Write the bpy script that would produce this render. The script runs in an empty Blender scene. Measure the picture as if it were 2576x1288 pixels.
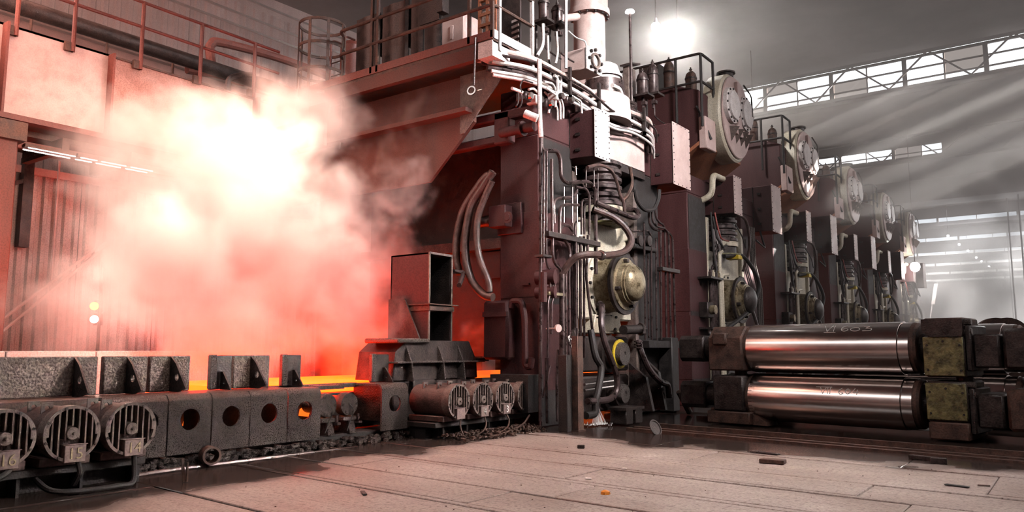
import bpy, math, random
from mathutils import Vector, Matrix
random.seed(7)
S = bpy.context.scene
COL = S.collection
# ---------------------------------------------------------------- camera
FPX, CAM_H = 1950.0, 1.4
PITCH = math.atan(234 / FPX)
YAW = math.atan(1452 / math.hypot(FPX, 234))
cd = bpy.data.cameras.new('camera'); cam = bpy.data.objects.new('camera', cd); COL.objects.link(cam)
cd.sensor_fit = 'HORIZONTAL'; cd.sensor_width = 36.0; cd.lens = FPX / 2576 * 36.0
cd.clip_end = 400
cam.location = (0, 0, CAM_H); cam.rotation_euler = (math.pi / 2 + PITCH, 0, YAW)
S.camera = cam
S.view_settings.view_transform = 'Standard'; S.view_settings.look = 'None'
S.view_settings.gamma = 1.0; S.view_settings.use_curve_mapping = False
S.view_settings.exposure = 0.0
cy = S.cycles
cy.max_bounces = 5; cy.diffuse_bounces = 2; cy.glossy_bounces = 2; cy.transmission_bounces = 3
cy.volume_bounces = 1; cy.transparent_max_bounces = 6
cy.volume_step_rate = 1.0; cy.volume_max_steps = 128
cy.caustics_reflective = False; cy.caustics_refractive = False
cy.sample_clamp_indirect = 4.0
cy.use_adaptive_sampling = True; cy.adaptive_threshold = 0.03; cy.adaptive_min_samples = 16
cy.use_denoising = True
try: cy.denoiser = 'OPENIMAGEDENOISE'
except Exception: pass
# ---------------------------------------------------------------- daylight outside the hall, lamps added inside
W = bpy.data.worlds.new('sky'); S.world = W; W.use_nodes = True
bg = W.node_tree.nodes['Background']
bg.inputs[0].default_value = (0.95, 0.97, 1.0, 1); bg.inputs[1].default_value = 2.6
def aim(o, tgt):
    d = Vector(tgt) - o.location
    o.rotation_euler = d.to_track_quat('-Z', 'Y').to_euler()
def light(name, kind, loc, energy, color=(1, 1, 1), target=None, **k):
    l = bpy.data.lights.new(name, kind); l.energy = energy; l.color = color
    for a, v in k.items(): setattr(l, a, v)
    o = bpy.data.objects.new(name, l); COL.objects.link(o); o.location = loc
    if target is not None: aim(o, target)
    return o
def area(name, loc, tgt, sx, sy, energy, color=(1, 1, 1), spread=math.pi):
    return light(name, 'AREA', loc, energy, color, tgt, shape='RECTANGLE', size=sx, size_y=sy, spread=spread)
def at0(px, py, px_x):
    f = Vector((-math.sin(YAW) * math.cos(PITCH), math.cos(YAW) * math.cos(PITCH), math.sin(PITCH))); r = Vector((math.cos(YAW), math.sin(YAW), 0)); u = r.cross(f)
    d = f + r * ((px - 1288) / FPX) - u * ((py - 644) / FPX)
    return Vector((0, 0, CAM_H)) + d * (px_x / d.x)
HAZE_NEAR, HAZE_FAR = 0.004, 0.022
area('assumed_side_key', (10.5, 30, 11.6), (-8, 28, 5), 32, 2.2, 2300, (1, .93, .92))  # assumed lamp for the light from the right; that wall has no window
area('stand_top_fill', (2.5, 10, 11.5), (-8.3, 13.6, 6.3), 2.5, 1.6, 620, (1, .95, .94), math.radians(60))  # added mid-air lamp brightening the top of the first stand
area('roof_strip_fill', (-15.5, -6.2, 12.3), (-15.5, -6.2, 0), 14, 2.8, 640, (1, .93, .91))  # assumed lamp under the solid ceiling, added for a bright streak on the rolls
area('roof_strip_fill', (-14.5, -2.4, 12.3), (-14.5, -2.4, 0), 14, 1.6, 320, (1, .93, .91))  # second lamp assumed below the closed roof, for another streak on the rolls
area('roof_strip_fill', (4.5, 6.5, 12.3), (4.5, 6.5, 0), 10, 1.6, 640, (1, .93, .91), math.radians(112))  # added lamp, no skylight above it, brightening the floor at the right
area('assumed_side_flood', (2.2, 14, 6), (-9.2, 5.5, .8), .5, .5, 420, (1, .86, .80), math.radians(70))  # assumed lamp without a fixture, lighting the guard plates from the right
area('far_bay_fill', (6, 46, 11.4), (-6, 40, 0), 10, 14, 500, (1, .95, .93))  # added fill over the far stands and steam
area('far_end_fill', (0, 78, 11.8), (0, 76, 0), 20, 24, 20000, (1, .97, .95))  # added fill that whitens the haze at the far end
area('left_bay_fill', (-15.5, 6, 11.8), (-21, 13, 7), 3, 12, 800, (1, .50, .39))  # added pink fill on the left wall, standing in for steam glow
area('roll_streak_fill', (0, -7.8, 4.6), (0, 10, 4.6), 14, .4, 8, (1, .9, .87))  # added strip behind the camera for streaks on the rolls, no window there
area('steam_front_fill', (-8.3, 6.6, 5.6), (-11.3, 7.2, 3.5), 3.2, 1.2, 310, (1, .66, .52), math.radians(95))  # added floating light that brightens the near side of the steam
area('steam_top_fill', (-11.3, 7.2, 8.2), (-11.3, 7.0, 2), 2.5, 3.5, 330, (1, .50, .37), math.radians(120))  # added floating light that brightens the steam from above
for px, py, x, e in ((600, 480, -11.2, 110), (430, 540, -11.2, 60), (250, 690, -11.5, 50), (300, 850, -12.0, 45), (760, 330, -10.6, 55)):
    light('steam_core_fill', 'POINT', at0(px, py, x), e, (1, .70, .57), None, shadow_soft_size=.5)  # added lights without fixtures, brightening the steam from inside
SUN = light('sun', 'SUN', (0, 60, 60), 190, (1, .93, .86), None, angle=math.radians(.8))
SUN.rotation_euler = Vector((-.70, -.45, -.36)).to_track_quat('-Z', 'Y').to_euler()

# ---------------------------------------------------------------- helpers
_f = Vector((-math.sin(YAW) * math.cos(PITCH), math.cos(YAW) * math.cos(PITCH), math.sin(PITCH)))
_r = Vector((math.cos(YAW), math.sin(YAW), 0)); _u = _r.cross(_f)
def at(px, py, x=None, y=None, z=None):
    """the world point seen at that pixel on the plane x=, y= or z="""
    d = _f + _r * ((px - 1288) / FPX) - _u * ((py - 644) / FPX)
    i, v = (0, x) if x is not None else (1, y) if y is not None else (2, z)
    o = (0.0, 0.0, CAM_H)
    return Vector(o) + d * ((v - o[i]) / d[i])
def V(*a): return Vector(a)
class MB:
    def __init__(s): s.v = []; s.f = []
    def add(s, vs, fs):
        n = len(s.v); s.v += [tuple(v) for v in vs]; s.f += [tuple(i + n for i in f) for f in fs]; return s
    def hexa(s, p):  # 8 corners: bottom 4 ccw, top 4 ccw
        return s.add(p, [(3, 2, 1, 0), (4, 5, 6, 7), (0, 1, 5, 4), (1, 2, 6, 5), (2, 3, 7, 6), (3, 0, 4, 7)])
    def box(s, x0, x1, y0, y1, z0, z1):
        x0, x1 = min(x0, x1), max(x0, x1); y0, y1 = min(y0, y1), max(y0, y1); z0, z1 = min(z0, z1), max(z0, z1)
        return s.hexa([(x0, y0, z0), (x1, y0, z0), (x1, y1, z0), (x0, y1, z0), (x0, y0, z1), (x1, y0, z1), (x1, y1, z1), (x0, y1, z1)])
    def cbox(s, c, a, b, d):
        return s.box(c[0] - a / 2, c[0] + a / 2, c[1] - b / 2, c[1] + b / 2, c[2] - d / 2, c[2] + d / 2)
    def bar(s, p0, p1, w, h, upv=(0, 0, 1)):
        p0, p1 = Vector(p0), Vector(p1); d = (p1 - p0).normalized(); u = Vector(upv)
        if abs(d.dot(u)) > .98: u = Vector((1, 0, 0))
        r = d.cross(u).normalized(); u = r.cross(d)
        q = []
        for b in (p0, p1):
            q += [b - r * w / 2 - u * h / 2, b + r * w / 2 - u * h / 2, b + r * w / 2 + u * h / 2, b - r * w / 2 + u * h / 2]
        return s.add(q, [(0, 3, 2, 1)[::-1], (4, 5, 6, 7)[::-1], (0, 4, 5, 1), (1, 5, 6, 2), (2, 6, 7, 3), (3, 7, 4, 0)]) if False else s.add(q, [(0, 1, 2, 3), (7, 6, 5, 4), (0, 4, 5, 1), (1, 5, 6, 2), (2, 6, 7, 3), (3, 7, 4, 0)])
    def lathe(s, p0, ax, prof, n=20, cap=True):
        """prof: [(distance along ax, radius)...]"""
        p0 = Vector(p0); ax = Vector(ax).normalized()
        t = Vector((0, 0, 1)) if abs(ax.z) < .9 else Vector((1, 0, 0))
        a = ax.cross(t).normalized(); b = ax.cross(a)
        vs = []; fs = []
        for (d, r) in prof:
            for i in range(n):
                w = 2 * math.pi * i / n
                vs.append(p0 + ax * d + (a * math.cos(w) + b * math.sin(w)) * max(r, 1e-4))
        for k in range(len(prof) - 1):
            for i in range(n):
                j = (i + 1) % n
                fs.append((k * n + i, k * n + j, (k + 1) * n + j, (k + 1) * n + i))
        if cap:
            fs.append(tuple(range(n))[::-1]); fs.append(tuple((len(prof) - 1) * n + i for i in range(n)))
        return s.add(vs, fs)
    def cyl(s, p0, p1, r, r1=None, n=14):
        p0, p1 = Vector(p0), Vector(p1); d = p1 - p0
        return s.lathe(p0, d, [(0, r), (d.length, r if r1 is None else r1)], n)
    def ring(s, p0, ax, d, ro, ri, n=24):
        return s.lathe(p0, ax, [(0, ri), (0, ro), (d, ro), (d, ri), (0, ri)], n, cap=False)
    def prism(s, ax, poly, a, b):
        """poly: 2-d points in the other two axes, swept along ax from a to b"""
        n = len(poly)
        def mk(p, c): return {'x': (c, p[0], p[1]), 'y': (p[0], c, p[1]), 'z': (p[0], p[1], c)}[ax]
        vs = [mk(p, a) for p in poly] + [mk(p, b) for p in poly]
        fs = [tuple(range(n))[::-1], tuple(range(n, 2 * n))] + [(i, (i + 1) % n, n + (i + 1) % n, n + i) for i in range(n)]
        return s.add(vs, fs)
    def holed(s, ax, x0, x1, y0, y1, cx, cy_, r, a, b, n=24, sc=1.0):
        """rectangular plate with a round hole, thickness a..b along ax"""
        def mk(p, c): return {'x': (c, p[0], p[1]), 'y': (p[0], c, p[1]), 'z': (p[0], p[1], c)}[ax]
        out = []; inn = []
        for i in range(n):
            w = 2 * math.pi * (i + .5) / n; c, q = math.cos(w), math.sin(w)
            tx = ((x1 - cx) if c > 0 else (x0 - cx)) / c if abs(c) > 1e-9 else 1e9
            ty = ((y1 - cy_) if q > 0 else (y0 - cy_)) / q if abs(q) > 1e-9 else 1e9
            t = min(tx, ty); out.append([cx + c * t, cy_ + q * t]); inn.append((cx + c * r, cy_ + q * r * sc))
        for cxn, cyn in ((x0, y0), (x1, y0), (x1, y1), (x0, y1)):
            k = min(range(n), key=lambda i: (out[i][0] - cxn) ** 2 + (out[i][1] - cyn) ** 2); out[k] = [cxn, cyn]
        vs = [mk(p, a) for p in out] + [mk(p, a) for p in inn] + [mk(p, b) for p in out] + [mk(p, b) for p in inn]
        fs = []
        for i in range(n):
            j = (i + 1) % n
            fs += [(i, j, n + j, n + i), (2 * n + i, 3 * n + i, 3 * n + j, 2 * n + j), (i, 2 * n + i, 2 * n + j, j), (n + i, n + j, 3 * n + j, 3 * n + i)]
        return s.add(vs, fs)
    def tube(s, pts, r, n=8, fillet=0.0, smooth=False):
        pts = [Vector(p) for p in pts]
        if fillet > 0 and len(pts) > 2:
            q = [pts[0]]
            for i in range(1, len(pts) - 1):
                a, b, c = pts[i - 1], pts[i], pts[i + 1]
                f = min(fillet, (a - b).length * .45, (c - b).length * .45)
                s0 = b + (a - b).normalized() * f; s1 = b + (c - b).normalized() * f
                for t in (0, .25, .5, .75, 1): q.append(s0 * (1 - t) ** 2 + b * 2 * t * (1 - t) + s1 * t * t)
            q.append(pts[-1]); pts = q
        elif smooth and len(pts) > 2:
            q = []; P = [pts[0] * 2 - pts[1]] + pts + [pts[-1] * 2 - pts[-2]]
            for i in range(1, len(P) - 2):
                for k in range(6):
                    t = k / 6; a, b, c, d = P[i - 1], P[i], P[i + 1], P[i + 2]
                    q.append(.5 * (2 * b + (c - a) * t + (2 * a - 5 * b + 4 * c - d) * t * t + (3 * b - a - 3 * c + d) * t ** 3))
            q.append(pts[-1]); pts = q
        m = len(pts); nrm = None; vs = []
        for i in range(m):
            d = (pts[min(i + 1, m - 1)] - pts[max(i - 1, 0)]).normalized()
            if nrm is None:
                t = Vector((0, 0, 1)) if abs(d.z) < .9 else Vector((1, 0, 0)); nrm = d.cross(t).normalized()
            else:
                nrm = (nrm - d * nrm.dot(d)).normalized()
            b = d.cross(nrm)
            for k in range(n):
                w = 2 * math.pi * k / n
                vs.append(pts[i] + (nrm * math.cos(w) + b * math.sin(w)) * r)
        fs = [(i * n + k, i * n + (k + 1) % n, (i + 1) * n + (k + 1) % n, (i + 1) * n + k) for i in range(m - 1) for k in range(n)]
        fs += [tuple(range(n))[::-1], tuple((m - 1) * n + k for k in range(n))]
        return s.add(vs, fs)
    def bolts(s, c, ax, R, k, r, h, a0=0.0):
        c = Vector(c); ax = Vector(ax).normalized(); t = Vector((0, 0, 1)) if abs(ax.z) < .9 else Vector((1, 0, 0))
        a = ax.cross(t).normalized(); b = ax.cross(a)
        for i in range(k):
            w = a0 + 2 * math.pi * i / k; p = c + (a * math.cos(w) + b * math.sin(w)) * R
            s.lathe(p, ax, [(0, r), (h, r)], 6)
        return s
    def build(s, name, m, parent=None, world=True, bevel=0.0, angle=35):
        me = bpy.data.meshes.new(name)
        off = Vector((0, 0, 0))
        if parent is not None and world:
            p = parent
            while p: off += p.location; p = p.parent
        me.from_pydata([(v[0] - off.x, v[1] - off.y, v[2] - off.z) for v in s.v], [], s.f)
        me.materials.append(m)
        me.polygons.foreach_set('use_smooth', [True] * len(me.polygons))
        me.set_sharp_from_angle(angle=math.radians(angle))
        o = bpy.data.objects.new(name, me); COL.objects.link(o)
        if parent is not None: o.parent = parent
        if parent is not None and (name.endswith('_bolt') or name.endswith('screw') or name == 'screw_head') and len(s.v) > 60: o['kind'] = 'stuff'
        if bevel > 0:
            b = o.modifiers.new('edge', 'BEVEL'); b.width = bevel; b.segments = 1; b.limit_method = 'ANGLE'; b.angle_limit = math.radians(50)
        return o
def tag(o, label=None, cat=None, group=None, kind=None):
    for k, v in (('label', label), ('category', cat), ('group', group), ('kind', kind)):
        if v: o[k] = v
    return o
def thing(name, loc, label, cat, group=None):
    o = bpy.data.objects.new(name, None); COL.objects.link(o); o.location = loc; o.empty_display_size = .1
    return tag(o, label, cat, group)
def copy_tree(o, parent=None):
    c = o.copy(); COL.objects.link(c)
    if parent is not None: c.parent = parent
    for ch in list(o.children): copy_tree(ch, c)
    return c
# ---------------------------------------------------------------- materials
MATS = {}
def mat(name, c1, c2=None, rough=.6, metal=0.0, scale=3.0, bump=.15, bscale=40.0, c3=None, rvar=.15, streak=False, emit=None, spec=.5, fine=0.35):
    m = bpy.data.materials.new(name); m.use_nodes = True; nt = m.node_tree; N = nt.nodes; L = nt.links
    b = N['Principled BSDF']; b.inputs['Metallic'].default_value = metal; b.inputs['Roughness'].default_value = rough
    b.inputs['Specular IOR Level'].default_value = spec
    g = N.new('ShaderNodeNewGeometry'); co = g.outputs['Position']
    if streak:
        mp = N.new('ShaderNodeMapping'); mp.inputs['Scale'].default_value = (1, 1, .18); L.new(co, mp.inputs[0]); co = mp.outputs[0]
    n1 = N.new('ShaderNodeTexNoise'); n1.inputs['Scale'].default_value = scale; n1.inputs['Detail'].default_value = 6; n1.inputs['Roughness'].default_value = .65
    L.new(co, n1.inputs['Vector'])
    cr = N.new('ShaderNodeValToRGB'); L.new(n1.outputs['Fac'], cr.inputs[0])
    e = cr.color_ramp.elements; e[0].position = .36; e[1].position = .66
    e[0].color = (*c1, 1); e[1].color = (*(c2 or c1), 1)
    if c3: x = e.new(.78); x.color = (*c3, 1)
    col = cr.outputs[0]
    n2 = N.new('ShaderNodeTexNoise'); n2.inputs['Scale'].default_value = bscale; n2.inputs['Detail'].default_value = 3
    L.new(g.outputs['Position'], n2.inputs['Vector'])
    if fine > 0:
        mx = N.new('ShaderNodeMix'); mx.data_type = 'RGBA'; mx.blend_type = 'MULTIPLY'; mx.inputs['Factor'].default_value = fine
        r2 = N.new('ShaderNodeValToRGB'); L.new(n2.outputs['Fac'], r2.inputs[0]); r2.color_ramp.elements[0].position = .38; r2.color_ramp.elements[1].position = .56
        r2.color_ramp.elements[0].color = (.25, .23, .22, 1)
        L.new(col, mx.inputs['A']); L.new(r2.outputs[0], mx.inputs['B']); col = mx.outputs['Result']
    L.new(col, b.inputs['Base Color'])
    if rvar:
        mr = N.new('ShaderNodeMapRange'); L.new(n1.outputs['Fac'], mr.inputs[0]); mr.inputs[1].default_value = .3; mr.inputs[2].default_value = .7
        mr.inputs[3].default_value = max(.05, rough - rvar); mr.inputs[4].default_value = min(1, rough + rvar); L.new(mr.outputs[0], b.inputs['Roughness'])
    if bump:
        bp = N.new('ShaderNodeBump'); bp.inputs['Strength'].default_value = bump; bp.inputs['Distance'].default_value = .02
        L.new(n2.outputs['Fac'], bp.inputs['Height']); L.new(bp.outputs[0], b.inputs['Normal'])
    if emit:
        b.inputs['Emission Color'].default_value = (*emit[:3], 1); b.inputs['Emission Strength'].default_value = emit[3]
    MATS[name] = m; return m

# ---------------------------------------------------------------- palette
purple = mat('dark_red_paint', (.050, .017, .018), (.080, .032, .032), .62, spec=.3, scale=1.6, bump=.12, c3=(.035, .017, .018), streak=True)
redpaint = mat('worn_red_paint', (.13, .035, .026), (.22, .065, .048), .6, scale=1.2, bump=.1, streak=True)
dark = mat('dark_oily_steel', (.022, .017, .016), (.075, .055, .05), .42, metal=.35, scale=5, bump=.3)
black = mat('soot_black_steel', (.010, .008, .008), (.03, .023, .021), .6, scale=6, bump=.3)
grey = mat('scaled_grey_steel', (.10, .08, .072), (.135, .11, .10), .30, metal=.6, scale=75, bump=.8, bscale=150, fine=.2, rvar=.14)
pitted = mat('pitted_plate_steel', (.13, .095, .08), (.27, .21, .185), .5, metal=.2, scale=18, bump=1.0, bscale=40, fine=.55)
pipe_m = mat('grimy_pipe_paint', (.03, .019, .018), (.095, .062, .06), .34, metal=.3, scale=8, bump=.15)
hose_m = mat('brown_rubber_hose', (.05, .028, .024), (.13, .078, .07), .42, scale=7, bump=.15)
cream = mat('greasy_cream_plate', (.52, .45, .33), (.72, .66, .54), .42, scale=4, bump=.25, c3=(.22, .16, .08), streak=True)
brass = mat('oil_stained_bronze', (.16, .115, .06), (.50, .42, .28), .34, metal=.45, scale=5, bump=.25, c3=(.06, .045, .02))
pinkbox = mat('pinkish_grey_paint', (.46, .32, .29), (.60, .46, .43), .5, scale=3, bump=.05, c3=(.30, .18, .15), fine=.12)
deepred = mat('deep_red_paint', (.075, .024, .017), (.12, .04, .03), .65, scale=1.5, bump=.08, streak=True)
whiteplate = mat('pale_grey_paint', (.62, .54, .51), (.82, .76, .74), .45, scale=3, bump=.08, c3=(.4, .28, .24))
orange = mat('orange_brown_beam', (.30, .105, .05), (.42, .17, .09), .6, scale=3, bump=.1)
steelpol = mat('ground_steel_roll', (.66, .60, .57), (.74, .67, .64), .20, metal=1.0, scale=2, bump=.0, fine=0, rvar=.03)
grease = mat('yellow_greased_plate', (.075, .066, .034), (.27, .245, .10), .34, scale=7, bump=.6, c3=(.34, .28, .22), bscale=18)
rust = mat('dark_rusty_steel', (.05, .03, .024), (.14, .075, .055), .6, metal=.2, scale=6, bump=.3)
yellow = mat('yellow_paint', (.75, .55, .04), (.62, .42, .03), .5)
pale_wall = mat('pale_corrugated_sheet', (.42, .33, .30), (.58, .50, .47), .6, scale=2, bump=.05, streak=True)
wall_m = mat('grey_wall_sheet', (.24, .19, .18), (.36, .29, .28), .7, scale=1.5, bump=.05, streak=True)
roof_m = mat('sooty_roof_sheet', (.05, .045, .045), (.12, .11, .11), .8, scale=.5, bump=.0, fine=.2)
flare = mat('flood_lamp_glass', (1, 1, 1), rough=.3, bump=0, fine=0, emit=(1, .97, .94, 260))
glowlamp = mat('lamp_glass', (1, 1, 1), rough=.3, bump=0, fine=0, emit=(1, .96, .92, 60))
hot = mat('white_hot_slab', (.3, .05, .02), rough=.7, bump=0, fine=0, emit=(1.0, .022, .0006, 20))
hot_o = mat('orange_hot_glow', (.3, .08, .02), rough=.8, bump=0, fine=0, emit=(1.0, .13, .012, 1.6))
def glass_mat(nm='dusty_glass', tint=(.93, .94, .95, 1)):
    m = bpy.data.materials.new(nm); m.use_nodes = True; N = m.node_tree.nodes; L = m.node_tree.links
    N.remove(N['Principled BSDF']); t = N.new('ShaderNodeBsdfTransparent'); t.inputs[0].default_value = tint
    gl = N.new('ShaderNodeBsdfGlossy'); gl.inputs['Roughness'].default_value = .1
    mx = N.new('ShaderNodeMixShader'); mx.inputs[0].default_value = .06
    L.new(t.outputs[0], mx.inputs[1]); L.new(gl.outputs[0], mx.inputs[2]); L.new(mx.outputs[0], N['Material Output'].inputs[0])
    return m
glass = glass_mat()
gap_glass = glass_mat('beam_gap_glass', (.05, .045, .04, 1))  # added dark panes that leave gaps between the sunbeams
dirty = glass_mat('sooty_glass', (.40, .37, .35, 1))
def floor_mat():
    m = mat('dusty_floor', (.29, .222, .195), (.43, .36, .33), .6, scale=.9, bump=.12, bscale=55, fine=.3, c3=(.68, .62, .60))
    N = m.node_tree.nodes; L = m.node_tree.links; b = N['Principled BSDF']
    g = N.new('ShaderNodeNewGeometry'); sx = N.new('ShaderNodeSeparateXYZ'); L.new(g.outputs['Position'], sx.inputs[0])
    nz = N.new('ShaderNodeTexNoise'); nz.inputs['Scale'].default_value = .8; nz.inputs['Detail'].default_value = 4; L.new(g.outputs['Position'], nz.inputs['Vector'])
    def math_(op, a, bb=None, clamp=False):
        n = N.new('ShaderNodeMath'); n.operation = op; n.use_clamp = clamp
        for i, q in enumerate((a, bb)):
            if q is None: continue
            if isinstance(q, (int, float)): n.inputs[i].default_value = q
            else: L.new(q, n.inputs[i])
        return n.outputs[0]
    # spilled water: by the rolling stands (y > 9.9) and along the roller table (x < -7.3)
    w1 = math_('MULTIPLY', math_('SUBTRACT', sx.outputs[1], 10.45), 1.0)
    w2 = math_('SUBTRACT', math_('MULTIPLY', sx.outputs[0], -1), math_('ADD', math_('MULTIPLY', sx.outputs[1], .11), 6.45))
    wm = math_('ADD', math_('MAXIMUM', w1, w2), math_('MULTIPLY', math_('SUBTRACT', nz.outputs[0], .5), 2.4))
    wet = math_('MULTIPLY', wm, 2.2, True)
    old = b.inputs['Base Color'].links[0].from_socket
    # scuffs and tyre marks drawn out along the plates
    mp = N.new('ShaderNodeMapping'); mp.inputs['Scale'].default_value = (.35, 3.2, 1); mp.inputs['Rotation'].default_value = (0, 0, .06); L.new(g.outputs['Position'], mp.inputs[0])
    ns = N.new('ShaderNodeTexNoise'); ns.inputs['Scale'].default_value = 1.6; ns.inputs['Detail'].default_value = 7; ns.inputs['Roughness'].default_value = .7; L.new(mp.outputs[0], ns.inputs['Vector'])
    rs = N.new('ShaderNodeValToRGB'); L.new(ns.outputs['Fac'], rs.inputs[0]); rs.color_ramp.elements[0].position = .30; rs.color_ramp.elements[1].position = .66; rs.color_ramp.elements[0].color = (.32, .28, .26, 1)
    nb = N.new('ShaderNodeTexNoise'); nb.inputs['Scale'].default_value = 22; nb.inputs['Detail'].default_value = 5; L.new(g.outputs['Position'], nb.inputs['Vector'])
    rb = N.new('ShaderNodeValToRGB'); L.new(nb.outputs['Fac'], rb.inputs[0]); rb.color_ramp.elements[0].position = .34; rb.color_ramp.elements[1].position = .50; rb.color_ramp.elements[0].color = (.45, .41, .39, 1)
    for r_ in (rs, rb):
        mm = N.new('ShaderNodeMix'); mm.data_type = 'RGBA'; mm.blend_type = 'MULTIPLY'; mm.inputs['Factor'].default_value = (.3 if r_ is rs else .7)
        L.new(old, mm.inputs['A']); L.new(r_.outputs[0], mm.inputs['B']); old = mm.outputs['Result']
    mx = N.new('ShaderNodeMix'); mx.data_type = 'RGBA'; L.new(wet, mx.inputs['Factor']); L.new(old, mx.inputs['A']); mx.inputs['B'].default_value = (.045, .032, .028, 1)
    L.new(mx.outputs['Result'], b.inputs['Base Color'])
    ro = b.inputs['Roughness'].links[0].from_socket
    mr = N.new('ShaderNodeMix'); L.new(wet, mr.inputs['Factor']); L.new(ro, mr.inputs['A']); mr.inputs['B'].default_value = .13
    L.new(mr.outputs['Result'], b.inputs['Roughness'])
    bp = [n for n in N if n.type == 'BUMP'][0]
    L.new(math_('ADD', math_('MULTIPLY', wet, -.12), .14), bp.inputs['Strength'])
    return m
floor_m = floor_mat()
# ---------------------------------------------------------------- the hall
def struct(name, mb, m, parent=None, **k):
    o = mb.build(name, m, parent, **k)
    if parent is None: o['kind'] = 'structure'
    return o
floor = struct('floor', MB().box(-30, 12, -8, 160, -.30, -.06), black)
TILT = -.062
def yl(y, x): return y + TILT * (x + 6)
joints = [-8, -4.5, -1.5, 1.0, 2.8, 4.3, 5.62, 5.71, 6.45, 7.26, 7.38, 8.28, 8.36, 9.15, 9.27, 10.6, 12.05]
for i in range(len(joints) - 1):
    a, b = joints[i] + .02, joints[i + 1] - .02
    if b - a < .12: a, b = joints[i] + .006, joints[i + 1] - .006
    xs = [-30, -8.3, -5.2, -1.9, 1.6, 12] if b - a > .2 else [-30, 12]
    for j in range(len(xs) - 1):
        x0, x1 = xs[j] + .007 + (i % 3) * .5 * (0 < j), xs[j + 1] - .007 + (i % 3) * .5 * (j + 1 < len(xs) - 1)
        dz = random.uniform(-.006, .004)
        p = [(x0, yl(a, x0), -.06), (x1, yl(a, x1), -.06), (x1, yl(b, x1), -.06), (x0, yl(b, x0), -.06)]
        MB().hexa(p + [(q[0], q[1], dz) for q in p]).build('floor_plate', floor_m, floor, bevel=.008)
# far plates beyond the roll track
for k in range(10):
    a, b = 16.6 + k * 14, 16.6 + (k + 1) * 14 - .03
    MB().box(-30, 12, a, b, -.06, 0).build('floor_plate', floor_m, floor)
# roll track: sunken strip with rails
tr = MB()
for x0, x1 in ((-30, 12),):
    p = [(x0, yl(12.05, x0), -.07), (x1, yl(12.05, x1), -.07), (x1, 16.6, -.07), (x0, 16.6, -.07)]
    tr.hexa(p + [(q[0], q[1], -.03) for q in p])
tr.build('floor_plate', floor_m, floor)
for y in (12.25, 12.55, 13.3, 15.3):
    rl = MB(); sl = -.13
    q = [(-7.3, y + .5 + .17, -.05), (11, y + sl * 17 + .5, -.05)]
    rl.bar((-6.6, y + .08, -.0), (11, y + sl * 17.6 + .08, -.0), .11, .07)
    rl.build('rail', steelpol if y == 15.3 else rust, floor)
H0 = MB()
def roof_panel(y0, z0, y1, z1):
    return MB().hexa([(-30, y0, z0), (12, y0, z0), (12, y1, z1), (-30, y1, z1), (-30, y0, z0 + .25), (12, y0, z0 + .25), (12, y1, z1 + .25), (-30, y1, z1 + .25)])
GY = [34.7 + 13.35 * k for k in range(9)]
ceiling = struct('ceiling', roof_panel(-8, 12.5, 34.7, 13.5), roof_m)
for k in range(9):
    y0 = GY[k]; y1 = y0 + 13.35
    roof_panel(y0 + .02, 12.0, y1, 13.5).build('roof_panel', roof_m, ceiling)
    g = struct('window_%d' % (k + 1), MB().box(-30, 12, y0 - .06, y0 + .06, 11.9, 12.03), roof_m)
    near = k < 2
    w = 1.45 if near else 2.9
    nx = int(42 / w)
    xe = -5.8 if k == 1 else 12            # solid dark sheet added beyond this point, where haze hides the strip
    gt = 13.38 if k == 0 else 12.85 if k == 1 else 12.62
    if k == 2:
        MB().box(-30, 12, y0 - .03, y0 + .03, 12.03, 13.62).build('blank_sheet', roof_m, g); continue
    if k: MB().box(-30, 12, y0 - .03, y0 + .03, gt, 13.62).build('blank_sheet', roof_m, g)
    if k == 1: MB().box(xe, 12, y0 - .03, y0 + .03, 12.03, gt).build('blank_sheet', roof_m, g)
    fr = MB().box(-30, xe, y0 - .05, y0 + .05, gt - .04, gt + .06)
    if near:
        for z in ((12.44, 12.9) if k == 0 else (12.44,)): fr.box(-30, xe, y0 - .05, y0 + .05, z - .025, z + .025)
    fr.build('glazing_bar', roof_m, g)
    rows = ((12.03, 12.415), (12.465, 12.875), (12.925, 13.34)) if k == 0 else ((12.03, 12.415), (12.465, 12.81))
    for i in range(nx + 1):
        x = -30 + i * w
        if x > xe + .1: break
        wd = .09 if i % 2 else .03
        MB().box(x - wd, x + wd, y0 - .07, y0 + .07, 12.03, gt).build('mullion', roof_m, g)
        if x < -16 or x > xe - .5: continue
        if i < nx and near:
            for q, (a_, b_) in enumerate(rows):
                pm = gap_glass if i % 2 == 0 and x > -1.6 else dirty if (i * 7 + q * 3) % 8 in (1, 4) else glass  # unseen panes at the right darkened to split the sunlight into beams
                MB().box(x + wd, min(x + w - .03, xe), y0 - .008, y0 + .008, a_, b_).build('pane', pm, g)
    if not near: MB().box(-30, 12, y0 - .008, y0 + .008, 12.03, gt).build('pane', glass, g)
    if near:   # lattice truss standing before the glazing
        t = MB()
        for z in (11.85, 13.2): t.bar((-30, y0 - 1.0, z), (12, y0 - 1.0, z), .10, .12)
        t.build('truss_chord', roof_m, ceiling)
        i = 0; x = -20.3
        while x < 8:
            MB().bar((x, y0 - 1.0, 11.9), (x + 1.45, y0 - 1.0, 13.2), .06, .06).bar((x + 1.45, y0 - 1.0, 13.2), (x + 2.9, y0 - 1.0, 11.9), .06, .06).build('truss_brace', roof_m, ceiling)
            x += 2.9
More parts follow.
